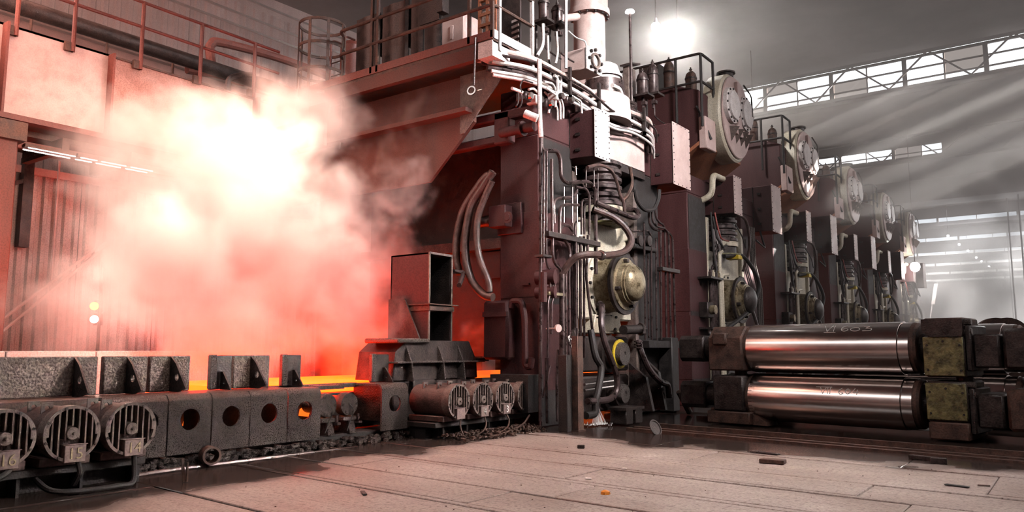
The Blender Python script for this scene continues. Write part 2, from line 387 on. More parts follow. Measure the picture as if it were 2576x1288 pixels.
def corrugated(x, y0, y1, z0, z1, pitch=.28, d=.05, ax='x'):
    m = MB(); pts = []; y = y0
    while y < y1 - 1e-6:
        for f, o in ((0, 0), (.35, 0), (.5, d), (.85, d)):
            yy = y + f * pitch
            if yy <= y1: pts.append((yy, o))
        y += pitch
    pts.append((y1, 0)); n = len(pts)
    vs = []
    for z in (z0, z1): vs += [((x + o, yy, z) if ax == 'x' else (yy, x - o, z)) for yy, o in pts]
    vs += [((x - .03, yy, z) if ax == 'x' else (yy, x + .03, z)) for z in (z0, z1) for yy in (y0, y1)]
    f = [(i, i + 1, n + i + 1, n + i) for i in range(n - 1)]
    b = 2 * n
    f += [(b, b + 2, b + 3, b + 1), (b, 0, n, b + 2), (b + 1, b + 3, 2 * n - 1, n - 1)]
    return m.add(vs, f)
wl = struct('wall_left', MB().box(-21.4, -21.2, -8, 160, -.06, 13.7), wall_m)
for k in range(7):
    corrugated(-21.1, 2 + k * 3.4, 2 + (k + 1) * 3.4 - .02, 3, 12.4, .34, .06).build('wall_sheet', wall_m, wl)
struct('wall_right', MB().box(12, 12.2, -8, 160, -.06, 13.7), wall_m)
struct('wall_back', MB().box(-30, 12, 159, 159.2, -.06, 13.7), wall_m)
struct('wall_front', MB().box(-30, 12, -8.2, -8, -.06, 12.6), wall_m)
# ---------------------------------------------------------------- thin haze that hangs in the far hall
def vol_box(name, x0, x1, y0, y1, z0, z1, dens, color, aniso=.2):
    m = bpy.data.materials.new(name); m.use_nodes = True; N = m.node_tree.nodes
    N.remove(N['Principled BSDF']); v = N.new('ShaderNodeVolumeScatter')
    v.inputs['Color'].default_value = (*color, 1); v.inputs['Density'].default_value = dens; v.inputs['Anisotropy'].default_value = aniso
    m.node_tree.links.new(v.outputs[0], N['Material Output'].inputs['Volume'])
    o = MB().box(x0, x1, y0, y1, z0, z1).build(name, m); o['kind'] = 'stuff'; return o
tag(vol_box('haze', -20.9, -14.3, 1, 17, 5.3, 11.5, .03, (.95, .85, .82), .0), 'pinkish haze drifting behind the girder walkway')
HC = (.95, .91, .88)
for bx, dn, lab in (((-19, 11, 17.9, 47, .05, 5.4), HAZE_NEAR, 'thin pale grey haze low over the middle of the hall'), ((-19, -6.5, 17.9, 47, 5.42, 9.2), HAZE_NEAR, 'thin haze round the gear cases of the rear stands'),
                    ((-6.48, 11, 23, 47, 5.42, 11.9), .034, 'dusty haze lit by slanting sunbeams below the first glazing strips'), ((-19, 11, 17.9, 22.98, 9.25, 11.9), .04, 'thicker lit haze round the glaring hall lamps'), ((-19, -6.5, 23, 34, 9.25, 11.9), .024, 'lit haze under the roof behind the second stand')):
    tag(vol_box('haze', *bx, dn, HC, .0), lab)
tag(vol_box('haze', -19, 11, 47.1, 158, .05, 11.9, HAZE_FAR, (.95, .92, .91), .0), 'denser pale haze filling the far end of the hall')

# ---------------------------------------------------------------- steam over the hot slab
def steam(name, label, blobs, lo, hi, res, dens, thr=.38, nscale=1.05, amp=.75, color=(.93, .88, .86), aniso=.15, seed=0.0):
    """a voxel cloud: soft balls (centre, radius, weight) torn up by noise"""
    vm = bpy.data.materials.new(name); vm.use_nodes = True; N = vm.node_tree.nodes; N.remove(N['Principled BSDF'])
    pv = N.new('ShaderNodeVolumePrincipled'); pv.inputs['Color'].default_value = (*color, 1); pv.inputs['Density'].default_value = 1.0
    pv.inputs['Anisotropy'].default_value = aniso
    vm.node_tree.links.new(pv.outputs[0], N['Material Output'].inputs['Volume'])
    ng = bpy.data.node_groups.new(name, 'GeometryNodeTree')
    ng.interface.new_socket('Geometry', in_out='OUTPUT', socket_type='NodeSocketGeometry')
    N = ng.nodes; L = ng.links
    out = N.new('NodeGroupOutput'); vc = N.new('GeometryNodeVolumeCube'); sm = N.new('GeometryNodeSetMaterial'); sm.inputs['Material'].default_value = vm
    vc.inputs['Min'].default_value = lo; vc.inputs['Max'].default_value = hi
    for a, r in zip('XYZ', res): vc.inputs['Resolution ' + a].default_value = r
    pos = N.new('GeometryNodeInputPosition').outputs[0]
    def M(op, a, b=None, clamp=False):
        n = N.new('ShaderNodeMath'); n.operation = op; n.use_clamp = clamp
        for i, q in enumerate((a, b)):
            if q is None: continue
            if isinstance(q, (int, float)): n.inputs[i].default_value = q
            else: L.new(q, n.inputs[i])
        return n.outputs[0]
    def VM(op, a, b=None, scale=None):
        n = N.new('ShaderNodeVectorMath'); n.operation = op
        for i, q in enumerate((a, b)):
            if q is None: continue
            if isinstance(q, (tuple, list, Vector)): n.inputs[i].default_value = tuple(q)
            else: L.new(q, n.inputs[i])
        if scale is not None: n.inputs['Scale'].default_value = scale
        return n
    sp = VM('ADD', pos, (seed, seed * .7, 0)).outputs[0]
    nw = N.new('ShaderNodeTexNoise'); nw.inputs['Scale'].default_value = nscale * .8; nw.inputs['Detail'].default_value = 3; L.new(sp, nw.inputs['Vector'])
    warp = VM('SCALE', VM('SUBTRACT', nw.outputs['Color'], (.5, .5, .5)).outputs[0], scale=1.5).outputs[0]
    p = VM('ADD', pos, warp).outputs[0]
    tot = None
    for c, r, w in blobs:
        d = M('DIVIDE', VM('DISTANCE', p, tuple(c)).outputs['Value'], r)
        g = M('MULTIPLY', M('POWER', M('SUBTRACT', 1.0, d, True), 1.3), w)
        tot = g if tot is None else M('MAXIMUM', tot, g)
    n2 = N.new('ShaderNodeTexNoise'); n2.inputs['Scale'].default_value = nscale * 1.7; n2.inputs['Detail'].default_value = 6; n2.inputs['Roughness'].default_value = .62
    L.new(VM('ADD', sp, warp).outputs[0], n2.inputs['Vector'])
    nz = M('MULTIPLY', M('SUBTRACT', n2.outputs[0], .5), amp * 2)
    f = M('SUBTRACT', M('ADD', tot, M('MULTIPLY', nz, M('MULTIPLY', tot, 1.6, True))), thr)
    f = M('MULTIPLY', f, 1 / (1 - thr), True)
    f = M('POWER', f, 1.15)
    L.new(M('MULTIPLY', f, dens), vc.inputs['Density'])
    L.new(vc.outputs[0], sm.inputs[0]); L.new(sm.outputs[0], out.inputs[0])
    me = bpy.data.meshes.new(name); o = bpy.data.objects.new(name, me); COL.objects.link(o)
    md = o.modifiers.new('voxels', 'NODES'); md.node_group = ng
    return tag(o, label, 'steam', None, 'stuff')
def B(px, py, rpx, x, w=1.0):
    c = at(px, py, x=x); d = (c - Vector((0, 0, CAM_H))).dot(_f)
    return (c, rpx * d / FPX, w)
steam('steam_cloud', 'glowing cloud of steam billowing off the hot slab',
      [B(560, 470, 470, -11.3, 1.1), B(700, 620, 420, -11.2, 1.05), B(760, 300, 270, -11.4, .95), B(880, 520, 210, -10.8, 1.0), B(420, 640, 470, -11.4),
       B(560, 800, 400, -11.3, .95), B(800, 760, 380, -11.2, .9), B(900, 830, 330, -11, .9), B(330, 420, 380, -11.8, .8), B(200, 760, 400, -11.8, .75), B(980, 400, 330, -11.6, .62), B(960, 640, 320, -11.6, .66), B(1080, 330, 270, -10.3, .55), B(1010, 490, 280, -10.3, .60)],
      (-13.4, 2.6, .9), (-9.7, 12.6, 6.9), (64, 170, 100), 3.2)

# ---------------------------------------------------------------- roller table
ORD = ['first', 'second', 'third', 'fourth', 'fifth', 'sixth', 'seventh', 'eighth']
XF = -8.8                       # front of the roller covers
RY = [3.05 + .578 * k for k in range(-4, 15)]
CTX = None
tbl = thing('roller_table', (-10.9, 4, 0), 'long black roller table carrying the glowing slab behind the round-holed covers', 'roller table')
MB().box(-9.35, -8.95, -4, 11.0, 0, .16).build('sill_beam', black, tbl, bevel=.02)
MB().box(-13.0, -12.6, -4, 11.0, 0, .55).build('far_beam', black, tbl)
MB().box(-9.62, -9.5, -4, 11.0, .16, .72).build('web_plate', black, tbl)
MB().box(-9.55, -9.42, 6.9, 8.6, .80, .87).box(-9.4, -9.15, 7.0, 7.35, .80, .86).box(-9.4, -9.15, 7.6, 8.1, .80, .86).build('cover_strip', grey, tbl, bevel=.01)
for y in RY:
    MB().lathe((-9.65, y, .52), (-1, 0, 0), [(0, .13), (.05, .13), (.06, .2), (2.7, .2), (2.71, .13), (2.8, .13)], 14).build('roller', black, tbl)
MB().box(-9.5, -8.95, -4, at(258, 1000, x=-8.8).y, .80, .86).box(-8.98, -8.93, -4, at(258, 1000, x=-8.8).y, .3, .86).build('deck_plate', rust, tbl, bevel=.01)
slab = tag(MB().box(-12.25, -9.75, 6.5, 11.84, .722, .87).build('hot_slab', hot), 'red hot steel slab glowing on the roller table', 'slab')
def gusset(y, x0, z0, z1, w, hole, t=.025):
    m = MB(); n = 14
    # right triangle with a hole: fan between hole and outline
    tri = [(x0, z0), (x0 + w, z0), (x0 + w - .03, z0 + .05), (x0 + .05, z1), (x0, z1)]
    cx, cz, r = hole
    pts = []
    for i in range(n):
        a = 2 * math.pi * i / n
        best = 9
        for k in range(len(tri)):
            (ax, az), (bx, bz) = tri[k], tri[(k + 1) % len(tri)]
            dx, dz = math.cos(a), math.sin(a); ex, ez = bx - ax, bz - az
            det = dx * -ez + ex * dz
            if abs(det) < 1e-9: continue
            tt = ((ax - cx) * -ez + ex * (az - cz)) / det
            uu = (dx * (az - cz) - dz * (ax - cx)) / det
            if tt > 0 and -1e-6 <= uu <= 1 + 1e-6: best = min(best, tt)
        pts.append([cx + math.cos(a) * best, cz + math.sin(a) * best])
    for c in tri:
        k = min(range(n), key=lambda i: (pts[i][0] - c[0]) ** 2 + (pts[i][1] - c[1]) ** 2); pts[k] = list(c)
    inn = [(cx + r * math.cos(2 * math.pi * i / n), cz + r * math.sin(2 * math.pi * i / n)) for i in range(n)]
    vs = [(p[0], y - t / 2, p[1]) for p in pts] + [(p[0], y - t / 2, p[1]) for p in inn] + [(p[0], y + t / 2, p[1]) for p in pts] + [(p[0], y + t / 2, p[1]) for p in inn]
    fs = []
    for i in range(n):
        j = (i + 1) % n
        fs += [(i, n + i, n + j, j), (2 * n + i, 2 * n + j, 3 * n + j, 3 * n + i), (i, j, 2 * n + j, 2 * n + i), (n + i, 3 * n + i, 3 * n + j, n + j)]
    return m.add(vs, fs)
XG = -9.4
def yg(px, py=900): return at(px, py, x=XG).y
for a, b, ap, big, words_ in ((-60, 250, 190, 1, 'long pitted guard plate at the left end of the roller table'),
                         (262, 375, 322, 1, 'steel guard plate with holed gusset, second from the left'),
                         (378, 482, 432, 1, 'steel guard plate with holed gusset, beside the open steam gap'),
                         (527, 586, 556, 0, 'narrow thick edged guard plate with a small gusset, left of the larger holed gusset'),
                         (588, 681, 632, 1, 'dark guard plate with large holed gusset in front of the red glow'),
                         (707, 760, 736, 0, 'lone narrow upright guard plate standing against the red glow'),
                         (932, 980, 962, 0, 'narrow guard plate beside the tall hollow guide column')):
    y0, y1 = yg(a) + .008, yg(b) - .008
    g = thing('guard_plate', (XG, (y0 + y1) / 2, .865), words_, 'guard plate', 'guard plates along the roller table')
    MB().box(XG - (.1 if big else .04), XG, y0, y1, .865, 1.315).build('plate', pitted if big else dark, g, bevel=.012)
    if not big: MB().box(XG - .04, XG + .05, y0 - .01, y0 + .09, .865, 1.325).build('edge_post', grey, g, bevel=.015)
    yy = yg(ap)
    if big: gusset(yy, XG, .865, 1.305, .40, (XG + .16, 1.05, .045)).build('gusset', dark, g)
    else: gusset(yy, XG + .02, .865, 1.10, .24, (XG + .11, .95, .02)).build('gusset', dark, g)
fg = thing('far_guide', (-12.9, 3, .55), 'pale segmented guide wall on the far side of the slab', 'guide wall')
for k in range(9):
    MB().box(-13.0, -12.75, -3.0 + k * 1.3, -3.0 + (k + 1) * 1.3 - .02, .55, 1.37).build('guide_block', whiteplate, fg, bevel=.015)
def cover(y0, y1, hy, lab, hole=True, slit=False):
    c = thing('roller_cover', (XF, (y0 + y1) / 2, .15), lab, 'cover', 'round-holed covers on the roller table')
    MB().holed('x', y0, y1, .15, .76, hy, .555, .128, XF - .03, XF, 24).build('front_plate', grey, c)
    R = .1; prof = []
    for i in range(7):
        a = math.pi / 2 * i / 6; prof.append((XF - R + R * math.cos(a), .76 + R * math.sin(a)))
    prof.append((-9.5, .86)); inn = [(-9.5, .83)] + [(XF - R + (R - .03) * math.cos(math.pi / 2 * i / 6), .76 + (R - .03) * math.sin(math.pi / 2 * i / 6)) for i in range(6, -1, -1)]
    MB().prism('y', prof + inn, y0, y1).build('top_plate', grey, c)
    MB().box(-9.45, XF - .03, y0 + .005, y0 + .03, .3, .83).build('side_plate', dark, c)
    return c
def yc(px): return at(px, 1000, x=XF).y
CE = [262, 425, 535, 631, 725, 806]
CL = ['round-holed cover half hidden behind motor 14', 'round-holed cover just right of motor 14', 'round-holed cover above the loose pipe ring',
      'round-holed cover between the ring cover and the tagged one', 'round-holed cover with a small rectangular tag plate at its lower edge']
for i in range(5):
    y0, y1 = yc(CE[i]) + .008, yc(CE[i + 1]) - .008
    if i == 4: y1 += .02
    hy = (y0 + y1) / 2 + (.0 if i else .14)
    c = cover(y0, y1, hy, CL[i])
    if i == 4:
        MB().box(XF, XF + .012, y0 + .05, y0 + .26, .17, .36).build('tag_plate', grey, c, bevel=.006)
    # glowing piece added behind the hole, standing in for slab light
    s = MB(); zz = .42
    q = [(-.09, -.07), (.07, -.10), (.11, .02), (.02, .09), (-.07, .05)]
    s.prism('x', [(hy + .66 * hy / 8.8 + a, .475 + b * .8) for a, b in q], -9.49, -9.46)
    tag(s.build('slab_glow_piece', hot_o), 'added orange glow piece behind the hole of the %s roller cover' % ORD[i], 'scale', 'added glow pieces at the covers and bearings')
cover(yc(961), yc(1026), (yc(961) + yc(1026)) / 2, 'separate round-holed cover with an open left side, beside the right motors')
# open bearing units between the covers
for k, px in enumerate((828, 882)):
    y = at(px, 1000, x=-8.95).y
    bu = thing('roller_bearing', (-9.0, y, .16), 'uncovered roller bearing with a scaled round flange, %s' % ('next to the tagged cover' if k == 0 else 'second from the tagged cover'), 'bearing', 'uncovered roller bearings')
    MB().lathe((-9.42, y, .58), (1, 0, 0), [(0, .12), (.3, .12), (.3, .17), (.38, .18), (.45, .165), (.46, .10)], 24).build('flange', grey, bu); bfl = bu.children[0]
    MB().bolts((-8.97, y, .58), (1, 0, 0), .13, 6, .016, .02).build('flange_bolt', dark, bfl)
    MB().box(-9.3, -8.93, y - .14, y + .16, .34, .40).build('bearing_foot', grey, bu, bevel=.01)
    MB().prism('y', [(-9.3, .16), (-8.9, .16), (-8.95, .34), (-9.3, .34)], y - .04, y + .08).build('rib', grey, bu)
    MB().cyl((-8.92, y + .13, .34), (-8.92, y + .13, .44), .025).cyl((-8.92, y + .13, .30), (-8.92, y + .13, .335), .06, n=6).build('anchor_bolt', pipe_m, bu)
    MB().tube([(-8.96, y - .02, .6), (-8.9, y + .02, .5), (-8.93, y, .36), (-8.9, y - .1, .2)], .008, 6, smooth=True).build('grease_line', black, bu)
    tag(MB().prism('x', [(y + .14, .42), (y + .24, .44), (y + .25, .55), (y + .16, .49)], -9.3, -9.27).build('slab_glow_piece', hot_o), 'added orange glow piece beside the %s uncovered bearing' % ORD[k], 'scale', 'added glow pieces at the covers and bearings')  # glowing piece added for the orange glint by the bearing
# ---------------------------------------------------------------- motors
def text(name, s, loc, size, m, parent=None, ext=.003, rot=(math.pi / 2, 0, math.pi / 2), align='CENTER'):
    c = bpy.data.curves.new(name, 'FONT'); c.body = s; c.size = size; c.extrude = ext; c.align_x = align; c.align_y = 'CENTER'; c.resolution_u = 3
    c.materials.append(m)
    o = bpy.data.objects.new(name, c); COL.objects.link(o)
    off = Vector((0, 0, 0)); p = parent
    while p: off += p.location; p = p.parent
    o.location = Vector(loc) - off; o.rotation_euler = rot
    me = bpy.data.meshes.new_from_object(o); o2 = bpy.data.objects.new(name, me); COL.objects.link(o2); o2.location = o.location; o2.rotation_euler = o.rotation_euler
    bpy.data.objects.remove(o); o = o2
    if parent: o.parent = parent
    return o
paint_y = mat('faded_yellow_paint', (.30, .24, .14), (.40, .33, .2), .7, bump=0)
paint_w = mat('white_paint', (.75, .75, .72), rough=.6, bump=0, fine=0)
motor_m = mat('motor_brown_paint', (.05, .03, .026), (.12, .072, .062), .5, scale=5, bump=.2)
motor_e = mat('motor_dusty_casting', (.09, .065, .056), (.20, .15, .13), .6, scale=9, bump=.25)
plate_m = mat('number_plate_paint', (.15, .10, .09), (.24, .17, .155), .6, scale=14, bump=.1)
def motor(y, num, lab, white=False):
    XE = -8.0; z = .585; r = .268
    t = thing('electric_motor', (-8.4, y, .25), lab, 'motor', 'motors of the roller table')
    MB().lathe((-8.86, y, z), (1, 0, 0), [(0, .20), (.02, .25), (.72, .25)], 28).build('motor_body', motor_m, t)
    e = MB().ring((-8.14, y, z), (1, 0, 0), .14, r, r - .03, 36)
    e.lathe((-8.12, y, z), (1, 0, 0), [(0, r - .02), (.02, r - .03)], 28)
    es = e.build('end_shield', motor_e, t)
    for q in range(7):
        dy = (q - 3) * .062
        h = math.sqrt(max(0, (r - .02) ** 2 - dy * dy)) - .008
        lo = -h if abs(dy) > .1 else -.05
        hi = h
        if abs(dy) < .04: lo = .075
        MB().box(-8.1, XE - .002, y + dy - .008, y + dy + .008, z + lo, z + hi).build('fin', motor_e, t)
    for sg in (-1, 1):
        pts = [(y + sg * .17, z + .2), (y + sg * .263, z + .03), (y + sg * .263, z - .03), (y + sg * .215, z - .02), (y + sg * .215, z + .06)]
        if sg < 0: pts = pts[::-1]
        MB().prism('x', pts, -8.1, XE + .002).build('rim_pad', motor_e, es)
    MB().lathe((-8.1, y, z + .0), (1, 0, 0), [(0, .062), (.115, .062), (.12, .055)], 20).lathe((-7.98, y, z), (1, 0, 0), [(0, .014), (.03, .014)], 10).build('bearing_cap', motor_e, t)
    MB().bolts((XE - .01, y, z), (1, 0, 0), r - .018, 8, .014, .022, .3).build('rim_bolt', dark, es)
    tb = MB().box(-8.1, -7.98, y - .07, y + .13, z - .275, z - .105).box(-7.985, -7.975, y - .085, y + .145, z - .112, z - .10).build('terminal_box', plate_m, t, bevel=.006)
    if num: text('number', num, (-7.974, y + .03, z - .195), .15 if len(num) > 1 else .16, paint_w if white else paint_y, tb)
    for dx in (-8.62, -8.32):
        MB().holed('x', y - .17, y - .06, z + .17, z + .29, y - .115, z + .235, .025, dx - .012, dx + .012, 12).build('lifting_lug', motor_e, t)
    MB().box(-8.86, -8.12, y - .24, y + .24, .27, .36).build('foot', motor_m, t, bevel=.01)
    return t
MB1 = []
for y, num, lab, w in ((3.05, '16', 'motor marked 16, cut off by the left frame edge', 0), (3.64, '15', 'motor marked 15, between motors 16 and 14', 0),
                       (4.22, '14', 'motor marked 14, in front of the round-holed covers', 0), (9.43, '', 'motor with a blank number plate, leftmost of the right four', 0),
                       (10.03, '4', 'motor marked 4, just left of motor 3', 1), (10.63, '3', 'motor marked with a clear white 3', 1), (11.25, '2', 'motor next to the mill post, rightmost of the four', 0)):
    motor(y, num, lab, w)
for y, lab in ((1.89, 'motor beyond the left frame edge, farther along than 16'), (2.47, 'motor just beyond motor 16')):
    pass
for a, b, lab in ((-1, 4.5, 'black girder base under the left motors'), (9.1, 11.55, 'black girder base under the right motors')):
    t = thing('support_girder', (-8.5, (a + b) / 2, 0), lab, 'base')
    MB().box(-8.85, -8.2, a, b, .18, .262).build('top_plate', black, t, bevel=.01)
    MB().box(-8.8, -8.45, a + .05, b - .05, 0, .18).build('web', black, t)
    k = a + .2
    while k < b:
        MB().box(-8.45, -8.22, k, k + .03, 0, .18).build('stiffener', black, t); k += .58
# motor cables
for pts, r, lab in (([(-8.03, 4.28, .31), (-8.0, 4.27, .05), (-7.95, 4.1, .035), (-7.95, 3.75, .035), (-8.05, 3.5, .06), (-8.25, 3.42, .17)], .028, 'thick black cable looping from motor 14 to the floor'),
                    ([(-8.03, 3.72, .31), (-8.02, 3.74, .2), (-8.08, 3.72, .08)], .026, 'short cable hanging under motor 15'),
                    ([(-8.03, 3.12, .31), (-8.0, 3.06, .26), (-8.0, 2.9, .19), (-8.05, 2.75, .06)], .03, 'ribbed cable leaving motor 16 to the left'),
                    ([(-8.03, 9.5, .31), (-7.98, 9.44, .2), (-7.95, 9.45, .1), (-7.9, 9.5, .02)], .014, 'thin cable dropping from the blank plate motor'),
                    ([(-8.03, 10.1, .31), (-7.99, 10.1, .18), (-7.95, 9.95, .08), (-7.95, 9.7, .02), (-7.95, 9.4, .02)], .012, 'thin cable dropping from the motor marked 4, second of the right group'),
                    ([(-8.03, 10.7, .31), (-7.97, 10.7, .18), (-7.92, 10.5, .06), (-7.88, 10.0, .02)], .014, 'thin cable curling from below the clear white 3 plate'),
                    ([(-7.9, 11.2, .26), (-7.85, 10.9, .12), (-7.8, 10.3, .03), (-7.75, 9.8, .02)], .016, 'slack cable lying under the rightmost motor')):
    tag(MB().tube(pts, r, 8, smooth=True).build('motor_cable', black if r > .02 else rust), lab, 'cable', 'cables of the motors')
# things on the floor along the table
tag(MB().tube([at(150, 1225, x=-8.6), at(300, 1203, x=-8.6), at(520, 1172, x=-8.6), at(760, 1143, x=-8.62), at(900, 1127, x=-8.62)], .03, 8, smooth=True).build('conduit', pipe_m), 'long conduit pipe lying on the floor along the table', 'pipe')
rg = at(541, 1158, x=-8.5)
tag(MB().ring((rg.x - .16, rg.y, .135), (1, -.25, 0), .16, .11, .085, 24).build('pipe_ring', rust), 'rusty pipe offcut standing on edge below the covers', 'pipe offcut')
st = at(463, 1212, z=0)
tag(MB().bar((st.x, st.y, 0), (st.x - .02, st.y - .02, .24), .03, .015).bar((st.x + .02, st.y + .02, .0), (st.x + .02, st.y + .02, .2), .02, .02).build('stake', rust), 'split steel stake standing in the wet floor', 'stake')
random.seed(3)
# scale heaps along the table foot
def heap(name, x0, x1, y0, y1, n, lab, m, smax=.05):
    b = MB()
    for i in range(n):
        c = V(random.uniform(x0, x1), random.uniform(y0, y1), 0); s = random.uniform(.01, smax)
        c.z = s * .35 + (1 - abs((c.x - (x0 + x1) / 2) / ((x1 - x0) / 2))) * .09
        d = [V(random.uniform(.5, 1) * sx * s, random.uniform(.5, 1) * sy * s, random.uniform(.3, .8) * sz * s) for sz in (-1, 1) for sx, sy in ((-1, -1), (1, -1), (1, 1), (-1, 1))]
        b.hexa([c + q for q in d])
    return tag(b.build(name, m), lab, 'scale', None, 'stuff')
heap('scale_heap', -8.95, -8.72, 4.4, 9.2, 420, 'flaky mill scale heaped along the foot of the table', grey)
heap('scale_litter', -8.4, -7.6, 9.2, 11.4, 350, 'dark scale litter on the floor below the right motors', rust, .035)
# ---------------------------------------------------------------- entry guide with the hollow column
XE = -9.35
def E(px, py, x=XE): return at(px, py, x=x)
tl, br = E(1077, 640), E(1137, 878); ztop, zbot = E(1105, 638).z, E(1105, 878).z
y0, y1 = E(1079, 700).y, E(1137, 700).y
eg = thing('entry_guide', (XE - .4, (y0 + y1) / 2, .85), 'black entry guide with tall hollow box column before the first stand', 'guide')
zs0, zs1 = E(1105, 768).z, E(1105, 778).z
t = .03; D = .95
MB().box(XE - D, XE, y0, y0 + t, zbot, ztop).box(XE - D, XE, y1 - t, y1, zbot, ztop).box(XE - D, XE, y0, y1, ztop - t, ztop).box(XE - D, XE, y0, y1, zbot, zbot + t).box(XE - D, XE - D + t, y0, y1, zbot, ztop).build('box_column', purple, eg)
MB().box(XE - D + .04, XE - D + .06, y0 + t, y1 - t, zbot + t, ztop - t).box(XE - D + .06, XE - .02, y0 + t, y0 + t + .008, zbot + t, ztop - t).box(XE - D + .06, XE - .02, y1 - t - .008, y1 - t, zbot + t, ztop - t).box(XE - D + .06, XE - .02, y0 + t + .01, y1 - t - .01, zbot + t, zbot + t + .008).build('shade_lining', black, eg)  # black lining added so the hollow looks deep in shade
MB().box(XE - D + .05, XE + .07, y0 - .05, y1 + .12, zs0, zs0 + .02).box(XE - D, XE + .04, y0 - .02, y1 + .02, zs1 - .03, zs0 - .02).build('shelf', rust, eg)
MB().box(XE - .01, XE + .012, y0 - .008, y0 + t, zbot, ztop).box(XE - .01, XE + .012, y1 - t, y1 + .008, zbot, ztop).box(XE - .01, XE + .012, y0, y1, ztop - t, ztop + .01).box(XE - .01, XE + .012, y0, y1, zbot - .01, zbot + t).build('front_frame', motor_e, eg)
MB().tube([E(1140, 683), E(1166, 685, XE), E(1163, 697, XE + .12), E(1155, 718, XE + .3)], .045, 12, fillet=.08).build('water_nozzle', pipe_m, eg)
gy0, gy1 = E(985, 930).y, E(1200, 930).y
MB().prism('x', [(gy0, .86), (gy1, .86), (gy1 - .03, 1.2), (gy1 - .25, 1.55), (gy0 + .35, 1.55), (gy0 + .08, 1.35)], XE - .9, XE + .02).box(XE - .9, XE, gy0 + .05, gy1 - .02, .25, .86).build('base_housing', dark, eg, bevel=.02)
MB().box(XE - .3, XE + .16, gy0 - .02, gy1 + .05, 1.16, 1.19).build('flange_plate', grey, eg, bevel=.006)
MB().box(XE - .7, XE + .12, gy0 + .02, E(1070, 860).y, 1.50, 1.58).build('top_flange', grey, eg, bevel=.02)
for px in (1020, 1100, 1150):
    yy = E(px, 900).y
    MB().prism('y', [(XE, .86), (XE + .2, .86), (XE + .16, 1.16), (XE, 1.5)], yy - .015, yy + .015).build('gusset', grey, eg)
MB().box(XE - .4, XE + .1, E(1030, 960).y, E(1085, 960).y, .6, .88).build('base_block', dark, eg, bevel=.02)
MB().prism('y', [(XE - .9, 1.55), (XE - .1, 1.55), (XE - .5, 2.3), (XE - .9, 2.3)], y0 - .1, y0 - .07).build('brace_plate', dark, eg)
MB().box(XE - .12, XE + .05, gy1 - .02, gy1 + .3, 1.17, 1.23).build('tongue', black, eg)

# ---------------------------------------------------------------- upper left: girder walkway
GX = -14.0
gird = thing('walkway_girder', (GX, 4, 5.1), 'pinkish plate girder walkway high at the left above the steam', 'girder')
ys = [-3.0, at(8, 100, x=GX).y, at(272, 200, x=GX).y, at(640, 240, x=GX).y, 10.25]
for i in range(4):
    MB().box(GX - .05, GX - (.02 if i > 1 else 0), ys[i] + .01, ys[i + 1] - .01, 5.18, 6.74).build('web_plate', pinkbox if i < 2 else mat('rust_pink_paint', (.34, .17, .14), (.46, .27, .23), .6, bump=.05), gird)
for y in ys[1:4]:
    MB().box(GX - .02, GX + .2, y - .02, y + .02, 5.2, 6.72).build('stiffener', redpaint, gird)
MB().box(GX - .3, GX + .24, -3, 10.25, 5.10, 5.19).build('bottom_flange', redpaint, gird)
MB().box(GX - 1.6, GX - .3, -3, 10.25, 5.0, 5.12).build('soffit_plate', rust, gird)
MB().box(GX - 1.6, GX + .0, -3, 10.25, 6.70, 6.74).build('deck', rust, gird)
for y in (0.5, 2.6, 4.7, 5.9, 7.1):
    MB().box(GX - 1.5, GX + .1, y - .06, y + .06, 4.78, 5.0).build('cross_beam', rust, gird)
MB().bar((GX + .05, -3, 4.75), (GX + .05, 10, 4.75), .08, .12).build('lower_beam', redpaint, gird)
wr = thing('walkway_railing', (GX, 4, 6.5), 'red brown pipe railing bolted to the face of the girder', 'railing')
zt, zm = at(500, 57, x=GX + .06).z, at(500, 116, x=GX + .06).z
for z in (zt, zm): MB().cyl((GX + .06, -3, z), (GX + .06, 10.2, z), .032, n=8).build('rail', redpaint, wr)
for px, py in ((40, 90), (183, 130), (353, 175), (502, 212), (637, 245)):
    p = at(px, py, x=GX + .06)
    MB().cyl((p.x, p.y, p.z), (p.x, p.y, zt), .038, n=8).build('post', redpaint, wr)
    MB().box(GX, GX + .07, p.y - .13, p.y + .02, p.z, p.z + .16).build('foot_plate', rust, wr)
rr = thing('rear_railing', (GX - 1.5, 4, 6.7), 'thin dark railing along the far side of the walkway', 'railing')
for z in (7.0, 7.75): MB().cyl((GX - 1.45, -3, z), (GX - 1.45, 12, z), .025, n=8).build('rail', rust, rr)
for k in range(9): MB().cyl((GX - 1.45, .2 + k * 1.4, 6.72), (GX - 1.45, .2 + k * 1.4, 7.75), .028, n=8).build('post', rust, rr)
a, b = at(0, 18, x=GX - .9), at(640, 192, x=GX - .9)
tag(MB().cyl((a.x, -3, (a.z + b.z) / 2), (a.x, 13, (a.z + b.z) / 2), .15, n=16).build('supply_pipe', dark), 'thick dark pipe running along the walkway behind the railing', 'pipe')
q = [at(px, py, x=GX - 1.1) for px, py in ((528, 128), (532, 112), (560, 108), (720, 152))]
tag(MB().tube([q[0] + V(.12, 0, -.42), q[0], q[1], q[2], q[3], q[3] + V(0, 2, -.05)], .10, 10, smooth=True).build('bent_pipe', redpaint), 'pinkish bent pipe above the thick dark pipe', 'pipe')
q = [at(px, py, x=GX - 1.0) for px, py in ((470, 175), (560, 190), (600, 205), (640, 208), (720, 225))]
tag(MB().tube(q, .09, 10, smooth=True).build('branch_pipe', redpaint), 'sagging branch pipe below the thick dark pipe', 'pipe')
q = [at(px, py, x=GX - .5) for px, py in ((572, 246), (575, 202), (600, 190), (640, 188))]
tag(MB().tube(q, .06, 8, smooth=True).build('elbow_pipe', dark), 'short dark elbow pipe rising from the walkway', 'pipe')
